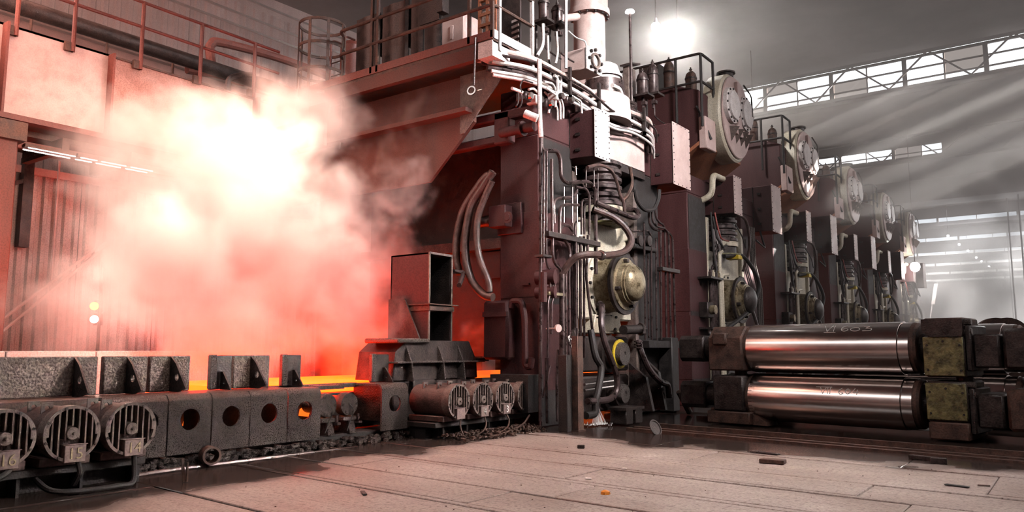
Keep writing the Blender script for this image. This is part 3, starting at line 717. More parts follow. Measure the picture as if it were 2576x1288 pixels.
# shining trolley conductor lines along the back wall
for i, (pa, pb) in enumerate((((520, 0), (735, 88)), ((435, 0), (735, 118)), ((620, 0), (735, 42)))):
    A, Bp = at(*pa, x=-19.0), at(*pb, x=-19.0); z = (A.z + Bp.z) / 2
    tag(MB().bar((-19, -2, z), (-19, 18, z), .05, .06).build('conductor_rail', steelpol), ['bright conductor rail along the left wall, middle one', 'bright conductor rail along the left wall, lowest one', 'bright conductor rail along the left wall, topmost one'][i], 'rail', 'conductor rails on the left wall')
cb = thing('crane_beam', (-19.4, 5, 7), 'dark crane beam along the left wall behind the walkway', 'beam')
MB().box(-20.2, -19.2, -3, 20, 7.6, 8.9).build('web', mat('crane_beam_paint', (.13, .06, .05), (.24, .12, .10), .7, bump=.05), cb)
MB().box(-20.4, -19.05, -3, 20, 8.9, 9.0).build('flange', rust, cb)
# column and corrugated screen under the girder
c0 = at(18, 500, x=-13.7)
co = thing('support_column', (-13.8, c0.y - .25, 0), 'dark red square column at the left frame edge', 'column')
MB().box(-14.1, -13.55, c0.y - .6, at(36, 500, x=-13.55).y, 0, 4.75).build('shaft', redpaint, co, bevel=.02)
MB().box(-14.2, -13.45, c0.y - .7, at(36, 500, x=-13.55).y + .08, 4.7, 5.0).build('head_plate', rust, co)
scr = thing('sheet_screen', (-17, 10, 0), 'pale corrugated sheet screen below the girder behind the steam', 'screen')
y = 5.9
for k in range(6):
    corrugated(-17, y, y + 1.68, .0, 4.9, .21, .06).build('wall_sheet', pale_wall, scr); y += 1.7
MB().box(-17.0, -16.9, 5.9, 16.1, 4.9, 5.05).build('top_rail', pinkbox, scr)
pst = at(66, 500, x=-16.8)
MB().box(-16.95, -16.75, pst.y - .09, pst.y + .09, 3.4, 5.2).build('post', dark, scr)
MB().bar((-16.8, pst.y - 1.2, 4.2), (-16.8, pst.y, 4.75), .08, .08).build('brace', dark, scr)
pp = at(143, 500, x=-16.6)
tag(MB().cyl((pp.x, pp.y, 2.0), (pp.x, pp.y, 5.2), .025, n=6).build('wall_conduit', pinkbox), 'thin vertical conduit in front of the corrugated screen', 'conduit')
tubew = mat('lamp_tube', (1, 1, 1), bump=0, fine=0, emit=(1, .86, .78, 5))
zt0 = at(100, 372, x=GX + .12)
for k, (pa, pb) in enumerate(((60, 190), (194, 245), (247, 318), (322, 385))):
    a = at(pa, 372, x=GX + .15).y; b = at(pb, 372, x=GX + .15).y
    t = thing('tube_lamp', (GX + .15, (a + b) / 2, 4.77), 'twin tube strip lamp below the girder, %s from the left' % ORD[k], 'lamp', 'strip lamps below the girder')
    MB().box(GX + .1, GX + .2, a, b, 4.70, 4.76).build('lamp_tray', rust, t)
    for dx in (.04, .24): MB().cyl((GX + dx, a + .03, 4.68), (GX + dx, b - .03, 4.68), .010, n=6).build('tube', tubew, t)
stl = thing('stair_rail', (-16, 6.5, 1), 'faint slanting stair handrail in the steam at the left', 'handrail')
for (pa, pb) in (((0, 808), (258, 612)), ((0, 838), (272, 614))):
    MB().cyl(at(*pa, x=-16), at(*pb, x=-16), .03, n=8).build('rail', pinkbox, stl)
MB().cyl(at(258, 612, x=-16), at(272, 614, x=-16), .03, n=8).build('rail_end', pinkbox, stl)
for pa, pb in (((120, 720), (120, 880)), ((252, 622), (252, 880))): MB().cyl(at(*pa, x=-16), at(*pb, x=-16), .025, n=6).build('post', pinkbox, stl)
sg = at(237, 790, x=-15)
sl = thing('signal_lamp', (sg.x, sg.y, 1.0), 'signal lamp post with a yellow and a white light in the steam', 'signal light')
MB().cyl((sg.x, sg.y + .1, 0), (sg.x, sg.y + .1, 3.0), .03, n=8).build('post', rust, sl)
for py, e, nm in ((770, (1, .72, .02, 9), 'yellow_lens'), (803, (1, .95, .95, 9), 'white_lens')):
    c = at(237, py, x=-15)
    MB().cbox(c + V(-.05, .1, .0), .1, .12, .22).build('lamp_housing', rust, sl)
    MB().lathe(c + V(0, 0, 0), (1, -.6, 0), [(0, .075), (.05, .07), (.09, .03)], 14).build(nm, mat(nm, (.8, .7, .3), bump=0, fine=0, emit=e), sl)
# ---------------------------------------------------------------- platform over the first stand
PY = 10.3; PZ = 6.84
pf = thing('operating_platform', (-11, PY, PZ), 'reddish platform with deck edge and deep web over the first stand', 'platform')
MB().box(-17.5, -8.03, PY, PY + 3.2, PZ - .08, PZ).build('deck', rust, pf)
MB().box(-17.5, -8.03, PY - .02, PY, PZ - .02, PZ + .13).build('toe_board', redpaint, pf)
MB().box(-8.05, -8.03, PY, PY + 1.25, PZ - .02, PZ + .16).build('toe_board', whiteplate, pf)  # paler than the other toe board: side light put into the colour
MB().box(-17.5, -8.1, PY, PY + .12, PZ - .32, PZ - .08).build('edge_beam', deepred, pf)
MB().box(-8.35, -8.03, PY - .02, PY + .5, PZ - .34, PZ - .05).build('corner_block', whiteplate, pf)
MB().prism('y', [(-17.5, 4.6), (-10.0, 4.6), (-8.9, 5.6), (-8.9, PZ - .32), (-17.5, PZ - .32)], PY + .55, PY + .62).build('web_plate', deepred, pf)
MB().box(-17.5, -8.9, PY + .3, PY + .55, 5.75, 5.83).build('web_stiffener', deepred, pf)
MB().prism('y', [(-9.2, PZ - .32), (-8.1, PZ - .32), (-8.1, PZ - .42), (-9.1, 5.4), (-9.2, 5.4)], PY + .5, PY + .53).build('corner_bracket', motor_e, pf)
rl = thing('platform_railing', (-10, PY, PZ), 'dark pipe railing along the platform edge beside the ladder cage', 'railing')
for z in (at(1000, 28, y=PY).z, at(1000, 90, y=PY).z):
    MB().tube([(-12.2, PY + .2, z + .02), (-12.05, PY, z), (-8.1, PY, z), (-8.03, PY + .1, z), (-8.03, PY + 1.25, z)], .035, 8, fillet=.15).build('rail', rust, rl)
ztop = at(1000, 28, y=PY).z
for px in (935, 950, 1180, 1238):
    p = at(px, 100, y=PY); MB().box(p.x - .03, p.x + .03, PY - .02, PY + .03, PZ, ztop + (.9 if px < 1000 else .7)).build('post', rust, rl)
for yy in (PY + .18, PY + 1.2): MB().box(-8.06, -8.0, yy - .03, yy + .03, PZ - .2, ztop).build('post', whiteplate, rl)
lc = thing('ladder_cage', (-12.9, PY + .2, 6.6), 'round caged ladder top beside the platform, above the steam', 'ladder')
cx, cy_ = -12.93, PY + .25
R = .5
zs = [at(790, 72, y=PY + .2).z, at(790, 128, y=PY + .2).z, at(790, 190, y=PY + .2).z, at(790, 250, y=PY + .2).z]
for z in zs: MB().ring((cx, cy_, z - .03), (0, 0, 1), .06, R, R - .02, 28).build('hoop', rust, lc)
for w in (200, 245, 290, 335, 20, 60): 
    a = math.radians(w); MB().bar((cx + R * math.cos(a), cy_ + R * math.sin(a), 5.6), (cx + R * math.cos(a), cy_ + R * math.sin(a), zs[0]), .06, .02, (math.cos(a), math.sin(a), 0)).build('strap', rust, lc)
for dx in (-.2, .2): MB().tube([(cx + dx, cy_ + .42, 4.8), (cx + dx, cy_ + .42, zs[0] - .1), (cx + dx, cy_ + .75, zs[0] - .1)], .025, 8, fillet=.15).build('stile', redpaint, lc)
for k in range(10): MB().cyl((cx - .2, cy_ + .42, 5 + k * .3), (cx + .2, cy_ + .42, 5 + k * .3), .014, n=6).build('rung', rust, lc)
vs_ = thing('round_vessel', (-11.85, PY + 1.4, PZ), 'dusty upright vessel between ladder cage and dark sheets', 'vessel')
p = at(885, 130, y=PY + 1.4)
MB().lathe((p.x, p.y, PZ), (0, 0, 1), [(0, .26), (p.z + .1 - PZ, .26), (p.z + .22 - PZ, .16), (p.z + .27 - PZ, .05)], 18).build('shell', redpaint, vs_)
en = thing('sheet_enclosure', (-10.5, PY + .6, PZ), 'dark battered sheet enclosure standing on the platform', 'enclosure')
YE = PY + .75
edges = [897, 955, 962, 1027, 1034, 1064, 1068, 1110]
zt_ = [at(930, 40, y=YE).z, at(990, 10, y=YE).z, 9.2, 9.2]
for k in range(4):
    x0, x1 = at(edges[2 * k], 100, y=YE).x, at(edges[2 * k + 1], 100, y=YE).x
    corrugated(YE, x0, x1, PZ + .02, zt_[k], .46, .025, ax='y').build('wall_sheet', dark, en)
for px in (960, 1031): 
    x = at(px, 100, y=YE).x; MB().box(x - .1, x + .1, YE + .06, YE + .12, PZ + .75, PZ + 1.6).build('cover_strip', dark, en)
MB().box(at(1062, 50, y=YE).x, at(1111, 50, y=YE).x + .0, YE - .08, YE - .02, 7.9, 9.4).build('door_panel', dark, en)
cbn = thing('control_cabinet', (-9.3, PY + 2.3, PZ), 'pale pink control cabinet in the lit gap behind the railing', 'cabinet')
a, b = at(1118, 45, y=PY + 2.2), at(1165, 80, y=PY + 2.2)
MB().box(a.x - .15, b.x, PY + 2.2, PY + 2.9, PZ, a.z).build('body', pinkbox, cbn, bevel=.015)
c = at(1137, 82, y=PY + 2.2); MB().box(c.x - .05, c.x + .05, PY + 2.18, PY + 2.2, c.z - .16, c.z + .16).build('door_window', pinkbox, cbn, bevel=.01)
wb = thing('wall_box', (-9.4, YE, 8), 'small riveted box hanging at the top of the dark sheets', 'box')
a, b = at(1108, 0, y=YE - .1), at(1123, 32, y=YE - .1)
MB().box(a.x, b.x, YE - .22, YE - .02, b.z, a.z + .1).build('body', dark, wb, bevel=.01)
shf = thing('platform_rack', (-8.45, PY + 1.2, PZ), 'orange brown frame rack behind the corner of the railing', 'rack')
a, b = at(1207, 15, y=PY + 1.0), at(1246, 95, y=PY + 1.0)
for x in (a.x, (a.x + b.x) / 2, b.x): MB().box(x - .03, x + .03, PY + .98, PY + 1.04, PZ, a.z + .2).build('upright', orange, shf)
for z in (a.z + .1, at(1225, 35, y=PY + 1).z, at(1225, 62, y=PY + 1).z): MB().box(a.x, b.x, PY + .97, PY + 1.05, z - .03, z + .03).build('shelf_bar', orange, shf)
for k in range(9):
    x = a.x + .05 + (b.x - a.x - .1) * k / 8; z0 = at(1225, 60, y=PY + 1).z
    MB().bar((x, PY + 1.01, z0), (x + .03, PY + 1.01, z0 + .28), .02, .02).build('slat', whiteplate, shf)
scn = thing('louvred_screen', (-8.2, PY + 1.9, PZ), 'dark louvred panel right of the platform corner', 'panel')
YD = PY + 1.7
a, b = at(1256, 10, y=YD), at(1308, 110, y=YD)
MB().box(a.x, b.x, YD, YD + .05, PZ, a.z + .4).build('sheet', dark, scn)
for k in range(5):
    c = at(1300, 50 + k * 14, y=YD - .03); MB().bar((c.x - .12, YD - .03, c.z - .02), (c.x + .05, YD - .03, c.z), .03, .05).build('slat', whiteplate, scn)
hk = at(1190, 230, y=PY - .035)
hl = thing('hanging_lever', (hk.x, hk.y, hk.z), 'long steel rod with a ring handle hanging from the platform edge', 'lever')
MB().cyl((hk.x + .02, hk.y, hk.z + .1), at(1196, 95, y=PY - .035), .018, n=8).build('rod', pipe_m, hl)
MB().ring((hk.x, hk.y - .03, hk.z), (.25, -1, .1), .03, .085, .06, 20).build('ring', steelpol, hl)
MB().cyl((hk.x, hk.y, hk.z), (hk.x + .2, hk.y, hk.z + .0), .014, n=6).build('handle', steelpol, hl)
# twin beams from the first stand into the steam
BY = 11.2
bm = thing('twin_tube_frame', (-9.5, BY, 5), 'dark red twin tube frame reaching left from the first post', 'beam')
a, b = at(1000, 346, y=BY), at(1352, 284, y=BY)
MB().bar((-13, BY, (a.z + b.z) / 2), (b.x, BY, (a.z + b.z) / 2), .22, .17).build('upper_tube', purple, bm, bevel=.03)
a2, b2 = at(1110, 386, y=BY), at(1262, 348, y=BY)
MB().bar((-13, BY, (a2.z + b2.z) / 2), (b2.x, BY, (a2.z + b2.z) / 2), .2, .16).build('lower_tube', purple, bm, bevel=.03)
z0, z1 = (a2.z + b2.z) / 2 - .1, (a.z + b.z) / 2 + .08
MB().box(at(1250, 340, y=BY).x, at(1290, 340, y=BY).x, BY - .11, BY + .1, z0, z1).build('end_plate', purple, bm, bevel=.03)
st = at(1268, 338, y=BY - .1); MB().cyl((st.x, BY - .2, st.z), (at(1345, 325, y=BY - .2).x, BY - .2, st.z), .09, n=16).ring((at(1312, 330, y=BY - .2).x, BY - .2, st.z), (1, 0, 0), .05, .14, .02, 18).build('flanged_pipe', purple, bm)

# ---------------------------------------------------------------- mill stands
XS, Y1, DY = -8.0, 11.65, 6.7
NTH = ['first', 'second', 'third', 'fourth', 'fifth', 'sixth']
def stand_frame(Y0, lab, first):
    t = thing('mill_stand', (XS, Y0, 0), lab, 'mill stand', 'mill stands in a row')
    def part(nm, mb, m, bv=.02): return mb.build(nm, m, t, bevel=bv)
    for nm, a, b in (('left_post', 0, 1.15), ('right_post', 3.85, 5.0)):
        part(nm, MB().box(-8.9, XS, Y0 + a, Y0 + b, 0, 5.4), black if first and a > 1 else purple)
        part(nm, MB().box(-14.2, -13.3, Y0 + a, Y0 + b, 0, 5.4), purple)
    part('front_dark_sheet', MB().box(XS, XS + .01, Y0 + .06, Y0 + 1.14, .02, 5.35), black, 0)  # black sheet added to darken the post face behind the pipes
    part('yoke', MB().box(-8.9, XS, Y0, Y0 + 5, 5.4, 6.35 if first else 5.9), purple)
    part('yoke', MB().box(-14.2, -13.3, Y0, Y0 + 5, 5.4, 6.35), purple)
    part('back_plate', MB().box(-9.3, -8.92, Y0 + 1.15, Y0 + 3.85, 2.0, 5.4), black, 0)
    for z in (3.95, 2.25):
        part('seam_plate', MB().box(-8.88, XS + .012, Y0 - .012, Y0 + 1.16, z - 1.6, z - .01), purple, .004)
    for a in (1.15, 3.70): part('liner', MB().box(-8.6, XS + .03, Y0 + a, Y0 + a + .15, .6, 4.9), cream if not first else motor_e, .005)
    return t
def roll_assembly(Y0, n, dome_m):
    yc_, z = Y0 + 2.5, 2.73
    t = thing('backup_chock', (XS, yc_, z), 'greasy backup roll chock with domed bearing cover on the %s stand' % n, 'roll chock', 'backup roll chocks')
    MB().box(-8.8, -8.06, Y0 + 1.32, Y0 + 3.68, 2.0, 4.05).build('chock_block', cream, t, bevel=.04)
    fl_ = MB().lathe((-8.12, yc_, z), (1, 0, 0), [(0, .74), (.10, .74), (.11, .60), (.13, .59)], 40).build('flange', cream, t)
    MB().bolts((-8.02, yc_, z), (1, 0, 0), .67, 14, .035, .04).build('flange_bolt', black, fl_)
    MB().lathe((-8.0, yc_, z), (1, 0, 0), [(0, .59), (.32, .55), (.33, .60), (.37, .60), (.38, .57)], 40).build('barrel', brass, t)
    MB().ring((-7.63, yc_, z), (1, 0, 0), .07, .635, .5, 40).build('clamp_ring', dark, t)
    MB().lathe((-7.58, yc_, z), (1, 0, 0), [(0, .55), (.04, .54), (.05, .45), (.15, .43), (.155, .40), (.20, .40)], 36).build('cover', brass, t)
    MB().lathe((-7.4, yc_, z), (1, 0, 0), [(0, .37), (.07, .365), (.12, .33), (.17, .25), (.205, .15), (.22, .05), (.222, 0)], 32).build('dome', dome_m, t)
    for a in (100, 195, 285, 20):
        w = math.radians(a); c = V(-7.5, yc_ + .47 * math.cos(w), z + .47 * math.sin(w))
        MB().cbox(c, .12, .09, .07).build('lug', dark, t, bevel=.01)
    MB().tube([(-7.58, yc_ - .1, z + .5), (-7.58, yc_ - .1, z + .64), (-7.58, yc_ + .22, z + .62), (-7.58, yc_ + .24, z + .48)], .025, 8, fillet=.05).build('lift_handle', black, t)
    MB().prism('x', [(yc_ - .62, 1.72), (yc_ + .62, 1.72), (yc_ + .5, 2.1), (yc_ - .5, 2.1)], -8.5, -7.98).build('lower_bracket', cream, t, bevel=.02)
    MB().bolts((-7.98, yc_, 2.0), (1, 0, 0), .33, 8, .03, .03, .2).build('bracket_bolt', black, t)
    for nm, zc, r, which in (('work_roll', 1.30, .30, 'upper'), ('work_roll', .50, .26, 'lower')):
        w = thing(nm, (XS, yc_ + .05, zc), '%s work roll neck end in the %s stand' % (which, n), 'roll', 'work rolls in the stands')
        MB().box(-8.7, -8.05, Y0 + 1.5, Y0 + 3.5, zc - .36, zc + .36).build('chock', dark, w, bevel=.04)
        MB().lathe((-8.1, yc_ + .05, zc), (1, 0, 0), [(0, r + .1), (.15, r + .08), (.16, r), (.34, r - .02), (.35, r - .08)], 28).build('neck', dark, w)
        MB().lathe((-7.75, yc_ + .05, zc), (1, 0, 0), [(0, r - .06), (.12, r - .07), (.125, .05), (.10, .045)], 24).build('neck_end', grey, w)
        MB().ring((-7.76, yc_ + .05, zc), (1, 0, 0), .03, r + .0, r - .09, 24).build('marking_ring', yellow if which == 'upper' and n == 'first' else dark, w)
    return t
def screw(Y0, n):
    t = thing('screw_bellows', (-8.3, Y0 + 2.45, 4.1), 'ribbed bellows above the chock of the %s stand' % n, 'bellows', 'screw bellows')
    prof = []; z = 0
    for k in range(6): prof += [(z, .40), (z + .03, .46), (z + .10, .46), (z + .13, .40)]; z += .17
    MB().lathe((-8.1, Y0 + 2.45, 4.35), (0, 0, 1), prof, 28).build('rib_stack', pipe_m, t)
    MB().lathe((-8.1, Y0 + 2.45, 4.22), (0, 0, 1), [(0, .47), (.13, .48)], 28).build('base_ring', cream, t)
    MB().lathe((-8.1, Y0 + 2.45, 4.02), (0, 0, 1), [(0, .42), (.2, .42)], 12).build('hub', dark, t)
    MB().lathe((-8.05, Y0 + 2.5, 3.98), (0, 0, 1), [(0, .5), (.04, .5)], 24).build('greasy_disc', grease, t)
def jbox(Y0, a, b, z0, z1, lab, face, xb=-8.2, xf=-7.4, k=0):
    t = thing('junction_box', ((xb + xf) / 2, Y0 + (a + b) / 2, z0), lab, 'box', 'junction boxes on the stands')
    MB().box(xb - .4, xf - .015, Y0 + a, Y0 + b, z0, z1).build('body', purple, t, bevel=.015)
    ld = MB().box(xf - .015, xf, Y0 + a - .02, Y0 + b + .02, z0 - .03, z1 + .03).build('lid', face, t, bevel=.004)
    s = MB(); nz = 9
    for i in range(nz):
        for yy in (a + .02, b - .02): s.lathe((xf, Y0 + yy, z0 + .03 + (z1 - z0 - .06) * i / (nz - 1)), (1, 0, 0), [(0, .014), (.012, .012)], 6)
    for i in range(1, 4):
        for zz in (z0 + .0, z1 - .0): s.lathe((xf, Y0 + a + (b - a) * i / 4, zz), (1, 0, 0), [(0, .014), (.012, .012)], 6)
    s.build('lid_screw', dark, ld)
    for i in range(3):
        zz = z0 + (z1 - z0) * (.15 + .33 * i)
        MB().box((xb + xf) / 2 - .05, (xb + xf) / 2 + .05, Y0 + a - .02, Y0 + a + .01, zz, zz + .06).build('side_clip', dark, t)
    MB().box(xb + .2, xb + .22, Y0 + a - .012, Y0 + a + .01, z0, z1).build('side_seam', dark, t)
    return t
def bottle(c, r, h, lab, tray=True):
    t = thing('pressure_bottle', c, lab, 'bottle', 'pressure bottles on the stands')
    x, y, z = c
    MB().lathe((x, y, z), (0, 0, 1), [(0, r * .8), (.05, r), (h * .72, r), (h * .84, r * .85), (h * .93, r * .5), (h * .95, r * .2), (h, r * .2)], 18).build('cylinder', pipe_m if r < .14 else rust, t)
    MB().ring((x, y, z + h * .6), (0, 0, 1), .04, r + .015, r - .01, 18).build('clamp_band', dark, t)
    MB().lathe((x, y, z + h), (0, 0, 1), [(0, r * .3), (.03, r * .3), (.03, r * .15), (.08, r * .15)], 8).build('cap', dark, t)
    if tray:
        MB().box(x - r * 1.5, x + r * 1.6, y - r * 1.3, y + r * 1.3, z - .05, z).build('tray', dark, t)
        MB().cyl((x - .18, y, 6.3), (x - .18, y, z - .05), .03, n=8).build('stand_pipe', dark, t)
        MB().cyl((x, y, z - .35), (x, y, z - .05), .035, n=8).cbox((x + .03, y, z - .2), .12, .1, .08).build('valve', pipe_m, t)
        MB().tube([(x + .03, y, z - .3), (x + .03, y, z - .55), (x + .06, y + .25, z - .62), (x + .06, y + .5, z - .62)], .018, 6, fillet=.06).build('feed_pipe', pipe_m, t)
    return t
def gear_case(Y0, n):
    t = thing('gear_case', (-8.5, Y0 + 2, 6.35), 'big screwdown gear case with shield face and two round covers on the %s stand' % n, 'gear case', 'gear cases on the stands')
    MB().prism('y', [(-11.5, 6.1), (-8.75, 6.1), (-7.75, 6.75), (-7.75, 8.15), (-8.3, 8.35), (-11.5, 8.35)], Y0 + .35, Y0 + 3.3).build('case', purple, t, bevel=.03)
    MB().prism('y', [(-8.95, 5.92), (-7.72, 6.68), (-7.72, 6.78), (-8.95, 6.05)], Y0 + .30, Y0 + 3.2).build('bottom_beam', orange, t)
    MB().prism('y', [(-9.6, 5.9), (-8.85, 5.9), (-8.85, 6.0), (-9.6, 6.0)], Y0 + .1, Y0 + 3.4).build('orange_bar', orange, t)
    yc_ = Y0 + 2.05; zc = 7.72
    sh = []
    for i in range(25):
        a = -math.pi / 2 + math.pi * i / 24
        y, z = math.cos(a), math.sin(a)
        w = 1.12 if z < 0 else .95
        sh.append((y * w if z < 0 else y ** .8 * w * (1.12 / .95), z * (1.22 if z < 0 else 1.22)))
    poly = [(yc_ + p[0], zc + p[1]) for p in sh] + [(yc_ - p[0], zc + p[1]) for p in sh[::-1]][1:-1]
    MB().prism('x', poly, -7.95, -7.42).build('shield', brass if n == 'x' else cream, t, bevel=.05)
    MB().prism('x', [((p[0] - yc_) * .93 + yc_, (p[1] - zc) * .93 + zc) for p in poly], -7.42, -7.36).build('shield_face', pinkbox, t, bevel=.02)
    for s in (-.52, .50):
        rc = MB().lathe((-7.36, yc_ + s, zc + .22), (1, 0, 0), [(0, .50), (.10, .49), (.11, .40), (.16, .38), (.17, .1)], 30).build('round_cover', whiteplate, t)
        MB().bolts((-7.26, yc_ + s, zc + .22), (1, 0, 0), .445, 12, .03, .03).build('cover_bolt', dark, rc)
    MB().prism('x', [(yc_ - .12, zc + 1.0), (yc_ + .12, zc + 1.0), (yc_ + .14, zc - .2), (yc_ + .5, zc - .45), (yc_ + .05, zc - .55), (yc_ - .5, zc - .45), (yc_ - .14, zc - .2)], -7.36, -7.27).build('centre_rib', pinkbox, t, bevel=.01)
    for k in range(4):
        y = yc_ - .6 + k * .36
        MB().add([(-7.36, y, zc - .35), (-7.12, y + .12, zc - .38), (-7.36, y + .25, zc - .35), (-7.36, y + .12, zc - .75)], [(0, 1, 2), (0, 3, 1), (1, 3, 2), (0, 2, 3)]).build('triangle_rib', motor_e, t)
    MB().lathe((-7.6, yc_ - .1, zc + 1.18), (0, 0, 1), [(0, .2), (.1, .2), (.1, .26), (.14, .26)], 16).build('vent_cap', dark, t)
    MB().box(-7.75, -7.55, Y0 + .28, Y0 + .95, 6.55, 7.4).build('side_pad', pinkbox, t, bevel=.02)
    MB().tube([(-7.5, Y0 + .5, 6.8), (-7.72, Y0 + .32, 7.5), (-7.8, Y0 + .3, 7.7)], .03, 6).build('stay_rod', black, t)
    MB().tube([(-7.25, yc_ + .3, zc + 1.0), (-7.2, yc_ + .75, zc + .8), (-7.2, yc_ + .8, zc + .2)], .025, 6, fillet=.1).build('oil_line', dark, t)
    MB().box(-9.6, -9.0, Y0 + .6, Y0 + 1.2, 8.35, 9.25).build('top_box', dark, t, bevel=.02)
    # guard cage on the case
    g = thing('cage_railing', (-8.4, Y0 + .4, 7.2), 'dark pipe cage railing beside the gear case of the %s stand' % n, 'railing', 'cage railings on the stands')
    ya, yb = Y0 + .18, Y0 + 1.0
    for z in (9.05, 8.3):
        MB().tube([(-11, ya, z), (-7.6, ya, z), (-7.6, yb, z)], .035, 8, fillet=.1).build('rail', black, g)
    for p, z0 in (((-8.3, ya), 7.3), ((-7.6, ya), 7.1), ((-7.6, yb), 7.3), ((-9.6, ya), 7.6)):
        MB().cyl((p[0], p[1], z0), (p[0], p[1], 9.05), .038, n=8).build('post', black, g)
    d = thing('outlet_pipe', (-7.8, Y0 + 1.6, 5.9), 'cream elbow pipe under the gear case of the %s stand' % n, 'pipe', 'elbow pipes under the gear cases')
    MB().tube([(-8.1, Y0 + 1.0, 5.3), (-7.75, Y0 + 1.05, 5.45), (-7.72, Y0 + 1.05, 6.0), (-7.7, Y0 + 2.6, 6.0)], .085, 12, fillet=.2).build('elbow', cream, d)
    MB().ring((-7.7, Y0 + 2.3, 6.0), (0, 1, 0), .06, .12, .07, 16).build('coupling', brass, d)
    bottle((-8.75, Y0 + .75, 8.35), .15, .95, 'taller pressure bottle in the cage of the %s stand' % n, False)
    bottle((-8.1, Y0 + .7, 8.2), .15, .65, 'shorter pressure bottle in the cage of the %s stand' % n, False)
def pipes(name, lab, cat, specs, m, loc, group=None):
    t = thing(name, loc, lab, cat, group)
    for pts, r in specs: MB().tube(pts, r, 8, fillet=.08).build('pipe', m, t)
    return t
def generic(Y0, n):
    a0 = set(COL.objects)
    stand_frame(Y0, '%s mill stand from the front with its dark red posts' % n, False)
    roll_assembly(Y0, n, dark)
    screw(Y0, n); gear_case(Y0, n)
    jbox(Y0, 1.75, 2.3, 5.05, 6.05, 'smaller riveted box over the bellows of the %s stand' % n, pinkbox)
    jbox(Y0, 4.9, 5.75, 4.95, 6.35, 'larger riveted box right of the bellows on the %s stand' % n, pinkbox)
    X = -7.82
    pipes('pipe_bank', 'bank of oily vertical pipes on the left of the %s stand' % n, 'pipework',
          [([(X, Y0 + .95 + i * .13, .3), (X, Y0 + .95 + i * .13, 3.2 + (i * 7 % 3) * .35), (X, Y0 + 1.35 + i * .1, 3.4 + (i * 7 % 3) * .35), (X - .1, Y0 + 1.4 + i * .1, 4.6)], .032 + .012 * (i % 3 == 0)) for i in range(6)], pipe_m, (X, Y0 + 1, .3), 'pipe banks on the stands')
    pipes('riser_bank', 'three steel pipes bending down the right post of the %s stand' % n, 'pipework',
          [([(X, Y0 + 4.1 + i * .14, 5.0), (X, Y0 + 4.1 + i * .14, 3.9), (X, Y0 + 4.55 + i * .16, 3.2), (X, Y0 + 4.55 + i * .16, .0)], .04) for i in range(3)], grey, (X, Y0 + 4.5, .3), 'riser pipes on the stands')
    tag(MB().tube([(-7.8, Y0 + 1.9, 3.9), (-7.55, Y0 + 2.7, 3.95), (-7.4, Y0 + 3.4, 3.3), (-7.45, Y0 + 3.2, 2.75), (-7.4, Y0 + 2.3, 2.35), (-7.6, Y0 + 1.3, 1.9)], .055, 10, smooth=True).build('loop_hose', black), 'black hose looping over the bearing dome of the %s stand' % n, 'hose', 'hoses looping over the domes')
    tag(MB().tube([(-7.7, Y0 + 2.2, 5.1), (-7.5, Y0 + 2.8, 5.0), (-7.55, Y0 + 3.2, 4.3), (-7.8, Y0 + 3.3, 3.6)], .04, 8, smooth=True).build('arch_hose', hose_m), 'brown hose arching beside the bellows of the %s stand' % n, 'hose', 'hoses beside the bellows')
    tag(MB().tube([(-7.6, Y0 + 1.1, 1.5), (-7.4, Y0 + 1.6, 1.55), (-7.3, Y0 + 2.3, 1.3), (-7.3, Y0 + 3.0, 1.25), (-7.4, Y0 + 3.4, 1.7), (-7.6, Y0 + 3.3, 2.6)], .05, 8, smooth=True).build('slack_hose', pipe_m), 'slack pale hose hanging below the dome of the %s stand' % n, 'hose', 'hoses below the domes')
    pipes('cream_riser', 'pair of cream vertical pipes left of the dome on the %s stand' % n, 'pipework',
          [([(-7.75, Y0 + 1.62, 4.0), (-7.7, Y0 + 1.3, 3.9), (-7.7, Y0 + 1.28, .0)], .05), ([(-7.72, Y0 + 1.95, 3.4), (-7.72, Y0 + 1.5, 3.35), (-7.72, Y0 + 1.5, .0)], .04)], cream, (-7.7, Y0 + 1.3, 0), 'cream pipes on the stands')
    pipes('wire_loop', 'thin dark cables drooping under the boxes of the %s stand' % n, 'cable',
          [([(-7.7, Y0 + 2.4, 4.95), (-7.5, Y0 + 2.5, 4.5), (-7.55, Y0 + 2.9, 4.2), (-7.7, Y0 + 3.3, 4.5)], .018), ([(-7.8, Y0 + 4.9, 4.95), (-7.6, Y0 + 4.7, 4.4), (-7.7, Y0 + 4.2, 4.6)], .03), ([(-7.8, Y0 + 1.2, 4.9), (-7.7, Y0 + 1.2, 4.3), (-7.7, Y0 + 1.6, 4.1), (-7.75, Y0 + 2.0, 4.2)], .03), ([(-7.8, Y0 + 1.05, 5.0), (-7.75, Y0 + 1.1, 3.6), (-7.75, Y0 + 1.25, 3.3)], .025)], black, (-7.7, Y0 + 2.4, 4.2), 'cables under the boxes')
    ld = thing('service_ledge', (-7.8, Y0 + 1.0, 1.9), 'narrow dark ledge with fittings beside the dome of the %s stand' % n, 'ledge', 'service ledges on the stands')
    for z in (1.9, 3.2): MB().box(-8.0, -7.62, Y0 + .5, Y0 + 1.35, z, z + .05).build('shelf', dark, ld)
    for q in range(4): MB().lathe((-7.68, Y0 + .6 + q * .18, 3.25), (0, 0, 1), [(0, .05), (.12, .05), (.13, .03), (.18, .03)], 10).build('fitting', (pipe_m, cream, dark, brass)[q], ld)
    tag(MB().box(-7.9, -7.55, Y0 + 2.3, Y0 + 2.6, 3.86, 3.97).build('yellow_stop', yellow), 'small yellow stop block under the bellows of the %s stand' % n, 'block', 'yellow stop blocks')
